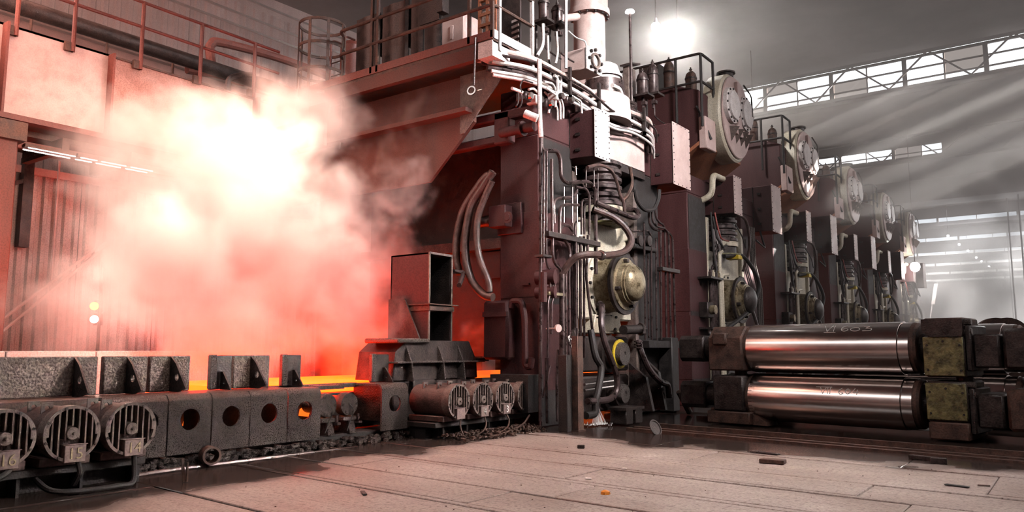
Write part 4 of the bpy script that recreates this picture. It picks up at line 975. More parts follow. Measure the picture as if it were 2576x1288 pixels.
    tag(MB().tube([(-7.75, Y0 + 1.2, 5.0), (-7.65, Y0 + 1.25, 4.4), (-7.65, Y0 + 1.5, 4.3), (-7.7, Y0 + 2.0, 4.32)], .022, 7, smooth=True).build('red_hose', mat('red_hose_rubber', (.35, .04, .03), (.22, .03, .02), .5) if 'red_hose_rubber' not in MATS else MATS['red_hose_rubber']), 'thin red hose beside the bellows of the %s stand' % n, 'hose', 'red hoses on the stands')
    v = thing('valve_block', (-7.85, Y0 + .9, 2.2), 'small valve block with gauges at the left of the %s stand' % n, 'valve', 'valve blocks on the stands')
    MB().box(-8.0, -7.75, Y0 + .55, Y0 + .95, 2.2, 2.6).build('body', dark, v, bevel=.02)
    MB().box(-8.0, -7.8, Y0 + .6, Y0 + .9, 1.3, 1.7).build('lower_body', cream, v, bevel=.02)
    for q in (0, .16): MB().lathe((-7.8, Y0 + .68 + q, 1.85), (1, 0, 0), [(0, .07), (.04, .07)], 16).build('gauge', whiteplate, v)
    MB().cyl((-7.75, Y0 + .75, 2.4), (-7.62, Y0 + .75, 2.4), .12, n=14).build('hand_wheel', brass, v)
    return [o for o in COL.objects if o not in a0 and o.parent is None]
for o in list(generic(Y1 + DY, 'second')):
    for k in range(2, 6):
        c = copy_tree(o); c.location = o.location + V(0, DY * (k - 1), 0)
        c['label'] = o['label'].replace('second', NTH[k])
for y in [Y1 + DY * k for k in range(6)]: pass
# red hot strip running on between the stands
for k in range(6):
    a = Y1 + DY * k; 
    tag(MB().box(-12.2, -9.8, a + (.2 if k == 0 else -.69), a + 6.0, .83, .87).build('hot_strip', hot_o), 'orange hot strip running through the %s stand' % NTH[k], 'strip', 'hot strip in the stands')

# ---------------------------------------------------------------- first stand
Y0 = Y1
stand_frame(Y0, 'nearest mill stand with the broad dark red left post', True)
roll_assembly(Y0, 'first', brass)
screw(Y0, 'first')
jbox(Y0, 1.08, 1.63, 5.12, 6.05, 'riveted box with bright white lid over the first stand', whiteplate)
b2 = jbox(Y0, 4.63, 5.55, 5.2, 6.62, 'large riveted box with pink lid at the right of the first stand', pinkbox)
sp = thing('shield_plate', (-7.9, Y0 + 3.3, 5.4), 'pale flat steel plate between the two boxes of the first stand', 'plate')
MB().box(-8.0, -7.9, Y0 + 2.5, Y0 + 4.15, 5.42, 6.2).build('sheet', pinkbox, sp, bevel=.006)
MB().box(-8.4, -7.92, Y0 + 2.5, Y0 + 4.2, 5.25, 5.42).build('shelf', dark, sp)
def PX(pts, x): return [at(p[0], p[1], x=p[2] if len(p) > 2 else x) for p in pts]
def px_pipe(name, lab, pts, rpx, x, m, cat='pipe', group=None, smooth=False, fillet=.1, n=8):
    q = PX(pts, x); d = (q[0] - Vector((0, 0, CAM_H))).dot(_f)
    return tag(MB().tube(q, rpx * d / FPX, n, fillet=0 if smooth else fillet, smooth=smooth).build(name, m), lab, cat, group)
XP = -7.7
sets = [
 ('pipe_run', 'bright bent pipes in front of the bellows of the first stand', pipe_m, [
  ([(1362, 330), (1362, 378), (1402, 380), (1410, 398), (1411, 445), (1425, 461), (1480, 456), (1498, 474), (1499, 690)], 5.5),
  ([(1448, 470), (1475, 475), (1483, 492), (1482, 590)], 3.5),
  ([(1463, 590), (1463, 503), (1479, 501)], 3.0), ([(1470, 590), (1470, 513), (1488, 512)], 2.8),
  ([(1408, 590), (1409, 522), (1422, 514), (1456, 516)], 4.5),
  ([(1394, 562), (1392, 508), (1402, 499), (1440, 497), (1450, 486), (1451, 472)], 5),
  ([(1446, 590), (1447, 562), (1454, 555), (1462, 556)], 3.2), ([(1410, 575), (1420, 566), (1432, 568), (1440, 580)], 4),
  ([(1466, 462), (1474, 480), (1492, 500)], 2.2), ([(1501, 512), (1518, 530), (1535, 541), (1548, 543)], 3)]),
 ('rod_row', 'row of thin vertical rods under the white lidded box', steelpol, [
  ([(1474, 420), (1474, 470)], 1.6), ([(1494, 420), (1494, 470)], 1.8), ([(1504, 424), (1504, 520)], 1.6), ([(1419, 470), (1419, 560)], 1.4), ([(1440, 470), (1440, 560)], 1.6), ([(1452, 472), (1452, 560)], 1.4), ([(1448, 418), (1449, 440)], 2.5)]),
 ('riser_cluster', 'tall column of rusty vertical pipes left of the domed cover', pipe_m, [
  ([(1440, 590), (1442, 830)], 5), ([(1448, 590), (1449, 825)], 3.5), ([(1460, 595), (1461, 1060)], 4), ([(1469, 595), (1470, 900)], 3), ([(1479, 592), (1478, 640), (1474, 690), (1490, 830), (1497, 890)], 3.5),
  ([(1432, 640), (1432, 960)], 3), ([(1423, 680), (1423, 940)], 3), ([(1414, 690), (1414, 1010)], 7), ([(1452, 600), (1452, 1000)], 2.5)]),
 ('left_pipe_row', 'thin dark pipes running down beside the front edge of the nearest post', pipe_m, [
  ([(1360, 340), (1359, 1060)], 4.5), ([(1369, 380), (1367, 660)], 2.5), ([(1376, 380), (1374, 660), (1380, 676), (1390, 680), (1390, 740)], 2.5), ([(1395, 690), (1396, 742), (1388, 760), (1387, 840)], 2.5), ([(1384, 700), (1384, 740), (1378, 760), (1378, 900)], 2.5),
  ([(1388, 400), (1390, 640), (1396, 664), (1412, 678), (1414, 700)], 4), ([(1404, 880), (1400, 960), (1402, 1060)], 3), ([(1374, 900), (1376, 1065)], 3), ([(1414, 592), (1430, 618), (1434, 632), (1433, 655)], 4), ([(1366, 1000), (1376, 960), (1384, 920)], 2.5)]),
 ('right_pipe_bank', 'bank of five slim pipes stepping down the right side of the first stand', pipe_m, [
  ([(1632, 530), (1633, 562), (1645, 578), (1682, 584), (1692, 600), (1699, 852)], 3.2), ([(1640, 525), (1641, 556), (1652, 570), (1672, 574), (1682, 588), (1688, 852)], 2.8), ([(1648, 520), (1650, 548), (1660, 561), (1668, 564), (1673, 580), (1677, 852)], 2.8),
  ([(1590, 582), (1630, 581), (1638, 592), (1640, 855)], 2.8), ([(1662, 580), (1664, 855)], 2.6), ([(1620, 560), (1624, 855)], 2.6), ([(1650, 600), (1652, 855)], 2.4), ([(1630, 640), (1632, 850)], 2)]),
]
for nm, lab, m, specs in sets:
    t = thing(nm, at(specs[0][0][0][0], specs[0][0][0][1], x=XP), lab, 'pipework')
    xp = XP if nm != 'right_pipe_bank' else -7.75
    for i, (pts, r) in enumerate(specs):
        q = PX(pts, xp + .04 * ((i * 5) % 3 - 1)); d = (q[0] - Vector((0, 0, CAM_H))).dot(_f)
        MB().tube(q, r * d / FPX, 8, fillet=.12).build('pipe', m, t)
def cl(px0, px1, py, h, x, m, lab):
    a, b = at(px0, py, x=x), at(px1, py, x=x)
    t = tag(MB().box(x - .12, x + .08, a.y, b.y, a.z - h / 2, a.z + h / 2).build('pipe_clamp', m, None, bevel=.008), lab, 'clamp', 'pipe clamps on the first stand')
cl(1372, 1502, 588, .10, XP, dark, 'long dark clamp bar across the pipes below the bellows')
cl(1660, 1703, 676, .09, -7.72, dark, 'short clamp bar across the slim right pipes at mid height')
cl(1625, 1703, 866, .16, -7.72, black, 'heavy clamp bar at the foot of the slim right pipes')
cl(1372, 1414, 738, .06, XP, brass, 'brass coloured clamp on the thin pipes by the post edge')
cl(1358, 1380, 643, .05, XP, dark, 'small clamp on the thin pipes higher on the post edge')
HG = 'rubber hoses on the first stand'
px_pipe('big_loop_hose', 'big brown hose looping out around the first bearing cover', [(1492, 526, -7.75), (1540, 546, -7.5), (1572, 572, -7.3), (1588, 605, -7.2), (1572, 632, -7.2), (1530, 642, -7.2), (1480, 640, -7.3), (1448, 648, -7.45), (1428, 668, -7.6), (1414, 692, -7.7)], 8.5, XP, hose_m, 'hose', HG, True, n=10)
hc = at(1512, 642, x=-7.2); tag(MB().ring((hc.x, hc.y - .03, hc.z), (0, 1, -.05), .06, .095, .06, 16).build('hose_clamp', steelpol), 'metal clamp on the big brown hose', 'clamp')
px_pipe('grey_loop_hose', 'grey hose bending back in a narrow loop beside the bellows', [(1500, 510, -7.7), (1545, 529, -7.5), (1590, 547, -7.4), (1606, 542, -7.45), (1600, 530, -7.6), (1578, 527, -7.8)], 7, XP, pipe_m, 'hose', HG, True, n=10)
px_pipe('arch_hose', 'thin brown hose arching over the ribbed bellows', [(1478, 421), (1505, 415), (1532, 424), (1549, 450), (1560, 490), (1569, 512), (1571, 535)], 4.5, -7.5, hose_m, 'hose', HG, True)
px_pipe('dark_loop_hose', 'dark hose hanging in a loop under the large pink lidded box', [(1597, 478), (1604, 508), (1622, 528), (1644, 526), (1656, 502), (1659, 478)], 5, -7.6, black, 'hose', HG, True)
px_pipe('dark_loop_hose', 'dark cable drooping from the pale plate to the right box', [(1585, 420), (1590, 460), (1580, 490), (1566, 505)], 4.5, -7.7, rust, 'hose', HG, True)
px_pipe('water_hose', 'dark grey hose curving down in front of the work rolls', [(1508, 764, -7.6), (1514, 772, -7.5), (1513, 815, -7.4), (1520, 856, -7.35), (1536, 900, -7.3), (1551, 945, -7.3), (1550, 985, -7.3), (1530, 1005, -7.3), (1478, 1010, -7.3)], 8, XP, pipe_m, 'hose', HG, True, n=10)
px_pipe('drain_hose', 'thick black hose dropping to the floor left of the work rolls', [(1486, 830, -7.5), (1498, 895, -7.4), (1512, 925, -7.35), (1506, 975, -7.3), (1498, 1010, -7.3), (1496, 1040, -7.3), (1474, 1046, -7.3)], 9, XP, black, 'hose', HG, True, n=10)
px_pipe('right_hose', 'shiny grey hose sweeping down to the right of the work rolls', [(1606, 858, -7.6), (1614, 888, -7.5), (1634, 930, -7.45), (1662, 960, -7.4), (1679, 968, -7.4), (1684, 1000, -7.4)], 8, XP, pipe_m, 'hose', HG, True, n=10)
for (px, py, lab) in ((1512, 790, 'threaded joint on the dark grey curved hose'), (1606, 866, 'threaded joint at the top of the right hose')):
    c = at(px, py, x=-7.55); m = MB()
    for k in range(3): m.ring((c.x, c.y, c.z - .08 + k * .06), (0, 0, 1), .03, .09, .05, 12)
    tag(m.build('hose_coupling', pipe_m), lab, 'coupling', 'hose couplings')
# spray pipe with flange, foil wrap and valve at the lower left of the window
t = thing('spray_header', at(1600, 830, x=-7.75), 'dark horizontal pipe end with bolted flange above the right hose', 'pipe')
a, b = at(1568, 830, x=-7.75), at(1610, 828, x=-7.75)
MB().cyl(a, b, .10, n=14).build('pipe', dark, t); MB().cyl(b, b + V(.03, .06, 0), .14, n=8).build('flange', grey, t)
MB().bolts(b + V(.03, .06, 0), (.4, 1, 0), .1, 4, .02, .03).build('flange_bolt', dark, t)
up = at(1462, 1086, z=0)
uc = thing('channel_post', (up.x, up.y, 0), 'upright steel channel standing in front of the nearest stand', 'post')
MB().box(up.x - .02, up.x, up.y - .09, up.y + .09, 0, 1.62).box(up.x - .12, up.x - .02, up.y + .07, up.y + .09, 0, 1.62).box(up.x - .12, up.x - .02, up.y - .09, up.y - .07, 0, 1.62).build('channel', rust, uc, bevel=.004)
MB().box(up.x - .3, up.x - .12, up.y - .25, up.y + .05, 0, 1.3).build('back_box', black, uc, bevel=.01)
MB().box(up.x - .22, up.x + .02, up.y - .12, up.y + .12, 0, .03).build('foot', rust, uc)
random.seed(11)
f = MB(); c = at(1440, 855, x=-7.45)
for k in range(14):
    o = c + V(random.uniform(-.08, .08), random.uniform(-.17, .17), random.uniform(-.2, .16)); s = .09
    vs = [o + V(random.uniform(-s, s), random.uniform(-s, s), random.uniform(-s, s)) for _ in range(4)]
    f.add(vs, [(0, 1, 2), (0, 2, 3), (0, 3, 1), (1, 3, 2)])
tag(f.build('foil_wrap', steelpol, None, angle=5), 'crumpled silver foil wrapped round the pipe tops by the channel post', 'foil')
g = at(1402, 826, x=-7.45); tag(MB().lathe(g, (1, -.3, 0), [(-.3, .015), (0, .015), (0, .07), (.04, .07), (.04, .055), (.045, .02)], 16).build('pressure_gauge', pinkbox), 'small round gauge left of the silver foil', 'gauge')
vl = thing('valve_cluster', at(1370, 700, x=-7.6), 'dark red valve bodies stacked on the front edge of the nearest post', 'valve')
for py, r in ((697, .13), (735, .11), (690, .09)):
    c = at(1372, py, x=-7.75); MB().cyl(c + V(-.2, 0, 0), c + V(.15, .1, 0), r, n=12).build('valve_body', purple, vl)
MB().cyl(at(1368, 685, x=-7.6), at(1368, 760, x=-7.6), .06, n=10).build('stem', purple, vl)
vb = thing('solenoid_block', at(1620, 610, x=-7.8), 'dark solenoid block with pipes right of the big loop hose', 'valve')
a, b = at(1598, 596, x=-7.8), at(1652, 636, x=-7.8)
MB().box(-8.0, -7.78, a.y, b.y, b.z, b.z + .1).box(-8.0, -7.85, a.y, b.y - .2, b.z + .1, a.z).build('body', black, vb, bevel=.015)
for px in (1608, 1630): c = at(px, 606, x=-7.8); MB().lathe(c, (1, 0, 0), [(0, .12), (.05, .12), (.06, .06)], 14).build('coil', dark, vb)
# floor blocks below
bl = at(1595, 1066, z=0); t = thing('roll_support', (bl.x, bl.y, 0), 'dark slotted support block on the floor below the lower work roll', 'support')
MB().box(bl.x - .35, bl.x, bl.y - .3, bl.y - .02, 0, .28).build('block', dark, t, bevel=.015); MB().box(bl.x - .35, bl.x, bl.y + .08, bl.y + .36, 0, .28).build('block', dark, t, bevel=.015); MB().box(bl.x - .37, bl.x + .02, bl.y - .34, bl.y + .4, .26, .31).build('top_plate', dark, t)
rods = thing('guide_rods', at(1490, 970, x=-7.75), 'pair of shiny horizontal rods beside the lower work roll', 'rod')
for py in (962, 976): MB().cyl(at(1470, py + 6, x=-7.75), at(1545, py - 4, x=-7.75), .03, n=8).build('rod', steelpol, rods)
# tall frame on the right of the window
sf = thing('guide_upright', at(1690, 900, x=-7.6), 'black upright guide frame at the right foot of the first stand', 'frame')
a = at(1690, 860, x=-7.65)
MB().box(-7.95, -7.6, a.y - .1, a.y + .25, 0, a.z + .1).build('upright', black, sf, bevel=.02)
MB().prism('y', [(-8.0, .1), (-7.4, .1), (-7.55, .9), (-8.0, 1.3)], Y0 + 3.9, Y0 + 4.0).build('side_plate', dark, sf)
MB().prism('y', [(-8.0, .1), (-7.45, .1), (-7.6, .8), (-8.0, 1.1)], Y0 + 3.4, Y0 + 3.5).build('side_plate', dark, sf)
k = at(1735, 1040, z=0); tag(MB().tube([(k.x, k.y, 0.02), at(1708, 985, x=k.x - .1)], .07, 10).build('leaning_pipe', rust), 'short rusty pipe leaning beside the stacked rolls', 'pipe')
# --- on the left post: bracket box, cabinet, curved hoses
eb = thing('bracket_box', at(1290, 545, y=Y0 - .1), 'dusty red cylinder bracket on the flank of the nearest post', 'bracket')
a, b = at(1252, 516, y=Y0 - .05), at(1312, 586, y=Y0 - .05)
MB().box(a.x, b.x, Y0 - .07, Y0 - .008, b.z, a.z).build('back_plate', purple, eb, bevel=.01)
MB().box(a.x - .03, b.x - .2, Y0 - .3, Y0 - .06, b.z + .12, a.z - .06).build('body', purple, eb, bevel=.015)
c = at(1278, 547, y=Y0 - .3); MB().lathe((c.x, Y0 - .3, c.z), (0, -1, 0), [(0, .11), (.03, .11), (.03, .07), (.04, .06)], 16).build('round_cap', purple, eb)
MB().cyl((a.x - .35, Y0 - .18, c.z), (a.x, Y0 - .18, c.z), .11, n=14).build('ram', dark, eb)
fb = thing('pump_block', at(1258, 830, y=Y0 - .2), 'dark red block with a hooked pipe low on the nearest post', 'pump')
a, b = at(1230, 752, y=Y0 - .1), at(1292, 905, y=Y0 - .1)
MB().box(a.x, b.x, Y0 - .3, Y0 - .02, b.z, a.z - .05).build('body', purple, fb, bevel=.05)
MB().box(a.x + .05, b.x + .02, Y0 - .36, Y0 - .3, a.z - .35, a.z - .26).build('ledge', purple, fb)
MB().tube([at(1286, 775, y=Y0 - .2), at(1288, 757, y=Y0 - .2), at(1313, 757, y=Y0 - .2), at(1320, 800, y=Y0 - .2), at(1322, 920, y=Y0 - .2), at(1335, 925, y=Y0 - .2), at(1338, 900, y=Y0 - .2)], .06, 10, fillet=.08).build('hook_pipe', purple, fb)
MB().box(at(1250, 950, y=Y0 - .3).x, at(1345, 950, y=Y0 - .3).x, Y0 - .5, Y0 - .02, .3, at(1300, 942, y=Y0 - .3).z).build('plinth', black, fb)
tag(MB().box(at(1313, 715, y=Y0 - .02).x, at(1333, 715, y=Y0 - .02).x, Y0 - .06, Y0, at(1320, 718, y=Y0).z, at(1320, 713, y=Y0).z).build('step_bracket', purple), 'small step bracket on the flank of the nearest post', 'bracket')
for pts, r, lab in (([(1236, 440), (1222, 445), (1195, 480), (1165, 530), (1150, 590), (1148, 650), (1156, 690)], 10, 'outermost thick curved hose beside the nearest post'),
                    ([(1240, 432), (1215, 470), (1185, 520), (1172, 590), (1172, 650), (1186, 705), (1215, 740), (1240, 748)], 10.5, 'middle thick curved hose beside the nearest post'),
                    ([(1238, 455), (1218, 500), (1202, 550), (1200, 610), (1210, 660), (1228, 705), (1232, 735)], 8.5, 'innermost thick curved hose beside the nearest post')):
    q = [at(a, b, y=Y0 - .5) for a, b in pts]; d = (q[0] - Vector((0, 0, CAM_H))).dot(_f)
    tag(MB().tube(q, r * d / FPX, 12, smooth=True).build('curved_hose', hose_m), lab, 'hose', 'curved hoses beside the nearest post')
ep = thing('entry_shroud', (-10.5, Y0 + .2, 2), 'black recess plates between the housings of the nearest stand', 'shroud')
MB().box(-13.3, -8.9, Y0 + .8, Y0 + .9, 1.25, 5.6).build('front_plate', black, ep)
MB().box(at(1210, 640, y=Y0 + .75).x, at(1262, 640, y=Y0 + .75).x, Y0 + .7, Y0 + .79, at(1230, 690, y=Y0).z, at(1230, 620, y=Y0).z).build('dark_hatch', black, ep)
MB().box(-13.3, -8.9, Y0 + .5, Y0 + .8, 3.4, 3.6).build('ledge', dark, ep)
# --- on top of the first stand
top = thing('cable_pipe_bundle', (-8, Y0, 6.4), 'bundle of bright pipes sweeping along the top front of the first stand', 'pipework')
for i, (x, z, r) in enumerate(((-7.75, 6.62, .06), (-7.7, 6.40, .045), (-7.82, 6.30, .07), (-7.9, 6.72, .04), (-7.72, 6.22, .035), (-7.6, 6.50, .025), (-8.05, 6.52, .06), (-7.68, 6.14, .03), (-7.95, 6.42, .035))):
    pts = [(x - .5, Y0 - 1.15, z + .1), (x - .1, Y0 - .5, z + .06), (x, Y0 + .3, z), (x, Y0 + 1.2, z - .03), (x + .03, Y0 + 2.2, z - .12 - .05 * (i % 3)), (x, Y0 + 3.2, z - .05), (x, Y0 + 4.1, z - .03 - .1 * (i % 2)), (x - .1, Y0 + 4.4, z - .35)]
    MB().tube(pts, r, 10, smooth=True).build('pipe', (pinkbox, whiteplate, pipe_m)[i % 3], top)
for yy in (Y0 + .5, Y0 + 1.6, Y0 + 3.6):
    MB().box(-8.1, -7.58, yy - .03, yy + .03, 6.12, 6.2).box(-7.64, -7.58, yy - .03, yy + .03, 6.12, 6.75).build('clip', dark, top)
mf = thing('valve_manifold', (-7.9, Y0 + .3, 5.9), 'tangled bright valve manifold at the top left of the first stand', 'manifold')
random.seed(5)
XM = -7.72
for k in range(5):
    c = at(1318 + 26 * k, 245 + 9 * (k % 3), x=XM); MB().cbox(c, .22, .2, .16).build('valve_body', whiteplate if k % 2 else pipe_m, mf, bevel=.02)
    MB().cyl(c, c + V(.18, 0, 0), .06, n=10).build('coil', dark if k % 2 else steelpol, mf)
for pts, r in (([(1288, 222), (1320, 235), (1350, 242)], 4), ([(1312, 232), (1308, 215), (1316, 200), (1340, 208)], 2), ([(1303, 232), (1305, 255), (1298, 268)], 2), ([(1311, 235), (1314, 258), (1306, 272)], 2),
               ([(1368, 205), (1390, 210), (1398, 225), (1398, 270)], 3), ([(1375, 222), (1400, 240), (1410, 262), (1410, 300)], 2.5), ([(1370, 232), (1395, 256), (1403, 275), (1403, 303)], 2.5), ([(1382, 215), (1412, 250), (1418, 270), (1417, 298)], 2.5),
               ([(1394, 190), (1402, 195), (1404, 245)], 4), ([(1405, 190), (1411, 197), (1410, 245)], 4), ([(1410, 238), (1440, 242), (1462, 255), (1464, 285)], 3), ([(1412, 246), (1435, 250), (1448, 256), (1450, 280)], 3), ([(1365, 268), (1372, 258), (1384, 262), (1380, 285)], 3), ([(1330, 225), (1342, 222), (1352, 232)], 3)):
    q = PX(pts, XM + random.uniform(-.08, .1)); MB().tube(q, r * 14.6 / FPX, 7, fillet=.06).build('pipe', whiteplate if r > 2.2 else pipe_m, mf)
vp_ = px_pipe('standpipe', 'tall pale standpipe rising beside the manifold', [(1357, 150), (1358, 300), (1361, 345)], 6, -7.5, whiteplate, 'pipe')
hb = tag(MB().cyl(at(1320, 285, x=-7.7), at(1352, 298, x=-7.5), .075, n=12).build('handrail_stub', whiteplate), 'short bright pipe stub joining the standpipe', 'pipe')
cyl = thing('roll_cylinder', (-8.6, Y0 + 2.0, 6.4), 'pale hydraulic cylinder tower with flange on the first stand', 'cylinder')
XC = -8.7
c = at(1483, 120, x=XC)
zf = at(1483, 45, x=XC).z
MB().lathe((XC, c.y, 6.3), (0, 0, 1), [(0, .36), (zf - 6.3, .36)], 32).build('barrel', pinkbox, cyl)
MB().lathe((XC, c.y, zf), (0, 0, 1), [(0, .47), (.14, .47), (.14, .43), (.7, .43)], 32).build('flange', pinkbox, cyl)
MB().bolts((XC, c.y, zf - .04), (0, 0, 1), .42, 14, .03, .05).build('flange_bolt', dark, cyl)
tag(MB().cyl(at(1405, 48, x=-8.3), at(1452, 42, x=-8.3), .08, n=12).build('side_drum', pinkbox), 'small horizontal drum left of the cylinder tower', 'drum')
fl = thing('flange_block', (-8, Y0 + 2.2, 6.6), 'square block with a round bolted white flange on the first stand', 'block')
XFB = -7.85
a, b = at(1473, 118, x=XFB), at(1510, 205, x=XFB)
MB().box(XFB - .62, XFB, a.y, b.y, b.z + .12, a.z).build('body', pinkbox, fl, bevel=.02)
MB().box(XFB, XFB + .04, a.y - .01, b.y + .02, b.z + .10, a.z + .03).build('face_plate', whiteplate, fl, bevel=.008)
cc = V(XFB + .04, (a.y + b.y) / 2, (a.z + b.z) / 2 + .06)
MB().ring(cc, (1, 0, 0), .05, .17, .12, 24).build('flange', motor_e, fl); MB().bolts(cc, (1, 0, 0), .235, 8, .036, .05).build('flange_bolt', dark, fl)
rm = thing('ring_collar', (-8.3, Y0 + 3, 6.4), 'pale slotted ring collar right of the flange block', 'collar')
c = at(1520, 190, x=-8.3)
MB().lathe((-8.3, c.y, c.z - .18), (0, 0, 1), [(0, .36), (.1, .36), (.1, .40), (.16, .40), (.2, .36), (.38, .3), (.44, .2)], 28).build('collar', whiteplate, rm)
for w in range(-3, 4):
    a = math.radians(w * 24); MB().cbox((-8.3 + .37 * math.cos(a), c.y + .37 * math.sin(a), c.z - .3), .05, .06, .26).build('slot_post', pinkbox, rm)
MB().lathe((-8.3, c.y, 6.3), (0, 0, 1), [(0, .5), (c.z - .18 - 6.3, .44)], 28).build('pedestal', pipe_m, rm)
sd = thing('bellows_cap', (-8.2, Y0 + 2.6, 6.2), 'rounded pale cap behind the white lidded box', 'cap')
c = at(1500, 262, x=-8.2); MB().lathe((-8.2, c.y, 6.2), (0, 0, 1), [(0, .75), (c.z - 6.15, .72), (c.z - 6.08, .62), (c.z - 6.0, .3)], 32).build('dome', pinkbox, sd)
for (px, py, r, h, x, lab) in ((1402, 62, .11, .42, -7.9, 'pressure bottle left of the cylinder tower'), (1368, 52, .10, .55, -7.95, 'pressure bottle at the very top edge, left of the standpipe'),
                              (1617, 240, .135, .58, -8.0, 'short pressure bottle right of the lamp pole'), (1643, 238, .135, .80, -8.1, 'tall pressure bottle right of the lamp pole')):
    bottle(tuple(at(px, py, x=x)), r, h, lab)
px_pipe('thin_pole', 'thin pale pole standing left of the flange block', [(1424, -40), (1424, 172)], 4, -7.6, whiteplate, 'pole')
for pts, r, lab in (([(1366, 60), (1366, 110), (1352, 140)], 4, 'bent pipe below the top edge bottle'), ([(1378, 90), (1380, 150)], 3, 'straight pipe below the top edge bottle'), ([(1400, 80), (1403, 130), (1398, 160)], 3, 'curved pipe under the bottle left of the tower'), ([(1430, 78), (1450, 95), (1470, 103), (1475, 115)], 2, 'thin line drooping from the tower to the flange block')):
    px_pipe('feed_pipe', lab, pts, r, -7.8, whiteplate, 'pipe', None, True)
px_pipe('downpipe', 'bent downpipe right of the ring collar', [(1540, 215), (1560, 225), (1566, 250), (1570, 320)], 6, -7.8, whiteplate, 'pipe', None, False)
px_pipe('downpipe', 'second bent downpipe beside the lamp pole foot', [(1575, 252), (1600, 262), (1583, 285), (1576, 320)], 5, -7.75, pipe_m, 'pipe', None, False)
px_pipe('downpipe', 'short curved pipe ending under the short pressure bottle', [(1590, 278), (1612, 288), (1625, 300)], 6, -7.75, pipe_m, 'pipe', None, True)
LPX = -8.0
lp = thing('lamp_pole', tuple(at(1592, 300, x=LPX)), 'slim lamp pole with a glowing head above the first stand', 'lamp')
a, b = at(1590, 310, x=LPX), at(1607, 50, x=LPX)
MB().cyl(a, (a.x, a.y, b.z), .032, n=10).build('pole', pipe_m, lp)
MB().lathe((a.x, a.y, b.z), (0, 0, 1), [(0, .04), (.03, .11), (.07, .09), (.09, .02)], 14).build('lamp_head', glowlamp, lp)
wp = thing('hut_post', tuple(at(1590, 240, x=-8.3)), 'narrow dark post box with a little slanted roof by the lamp pole', 'box')
a, b = at(1581, 165, x=-8.3), at(1600, 240, x=-8.3)
MB().box(-8.45, -8.3, a.y, b.y, 6.4, a.z).build('body', motor_e, wp, bevel=.01); MB().add([(-8.5, a.y - .06, a.z), (-8.2, a.y - .06, a.z), (-8.2, b.y + .06, a.z + .12), (-8.5, b.y + .06, a.z + .12), (-8.5, a.y - .06, a.z + .04), (-8.2, a.y - .06, a.z + .04), (-8.2, b.y + .06, a.z + .16), (-8.5, b.y + .06, a.z + .16)], [(3, 2, 1, 0), (4, 5, 6, 7), (0, 1, 5, 4), (1, 2, 6, 5), (2, 3, 7, 6), (3, 0, 4, 7)]).build('roof', dark, wp)
a, b = at(1546, 178, x=-8.8), at(1568, 245, x=-8.8)
tag(MB().box(-9.0, -8.8, a.y, b.y, 6.35, a.z).build('pale_cabinet', pinkbox, None, bevel=.015), 'pale cabinet box behind the ring collar', 'cabinet')

random.seed(31)
wd = MB(); wc = at(1508, 1068, z=0)
for k in range(26):
    o = V(random.uniform(-.06, .06), random.uniform(-.08, .08), 0); top_ = V(wc.x - .05, wc.y, .36) + o * .3
    wd.tube([top_, top_ + o * .4 + V(0, 0, -.12), V(wc.x, wc.y, .0) + o * 1.6], .004, 4)
for k in range(60):
    a = random.uniform(0, 6.28); r_ = abs(random.gauss(0, .16)); wd.lathe((wc.x + r_ * math.cos(a), wc.y + 1.6 * r_ * math.sin(a), 0), (0, 0, 1), [(0, .012), (.03, .004)], 5)
water = mat('white_water', (.7, .7, .7), (.9, .9, .9), .15, bump=0, fine=0)
tag(wd.build('water_drip', water), 'water dripping and splashing on the floor below the black hose', 'water', None, 'stuff')

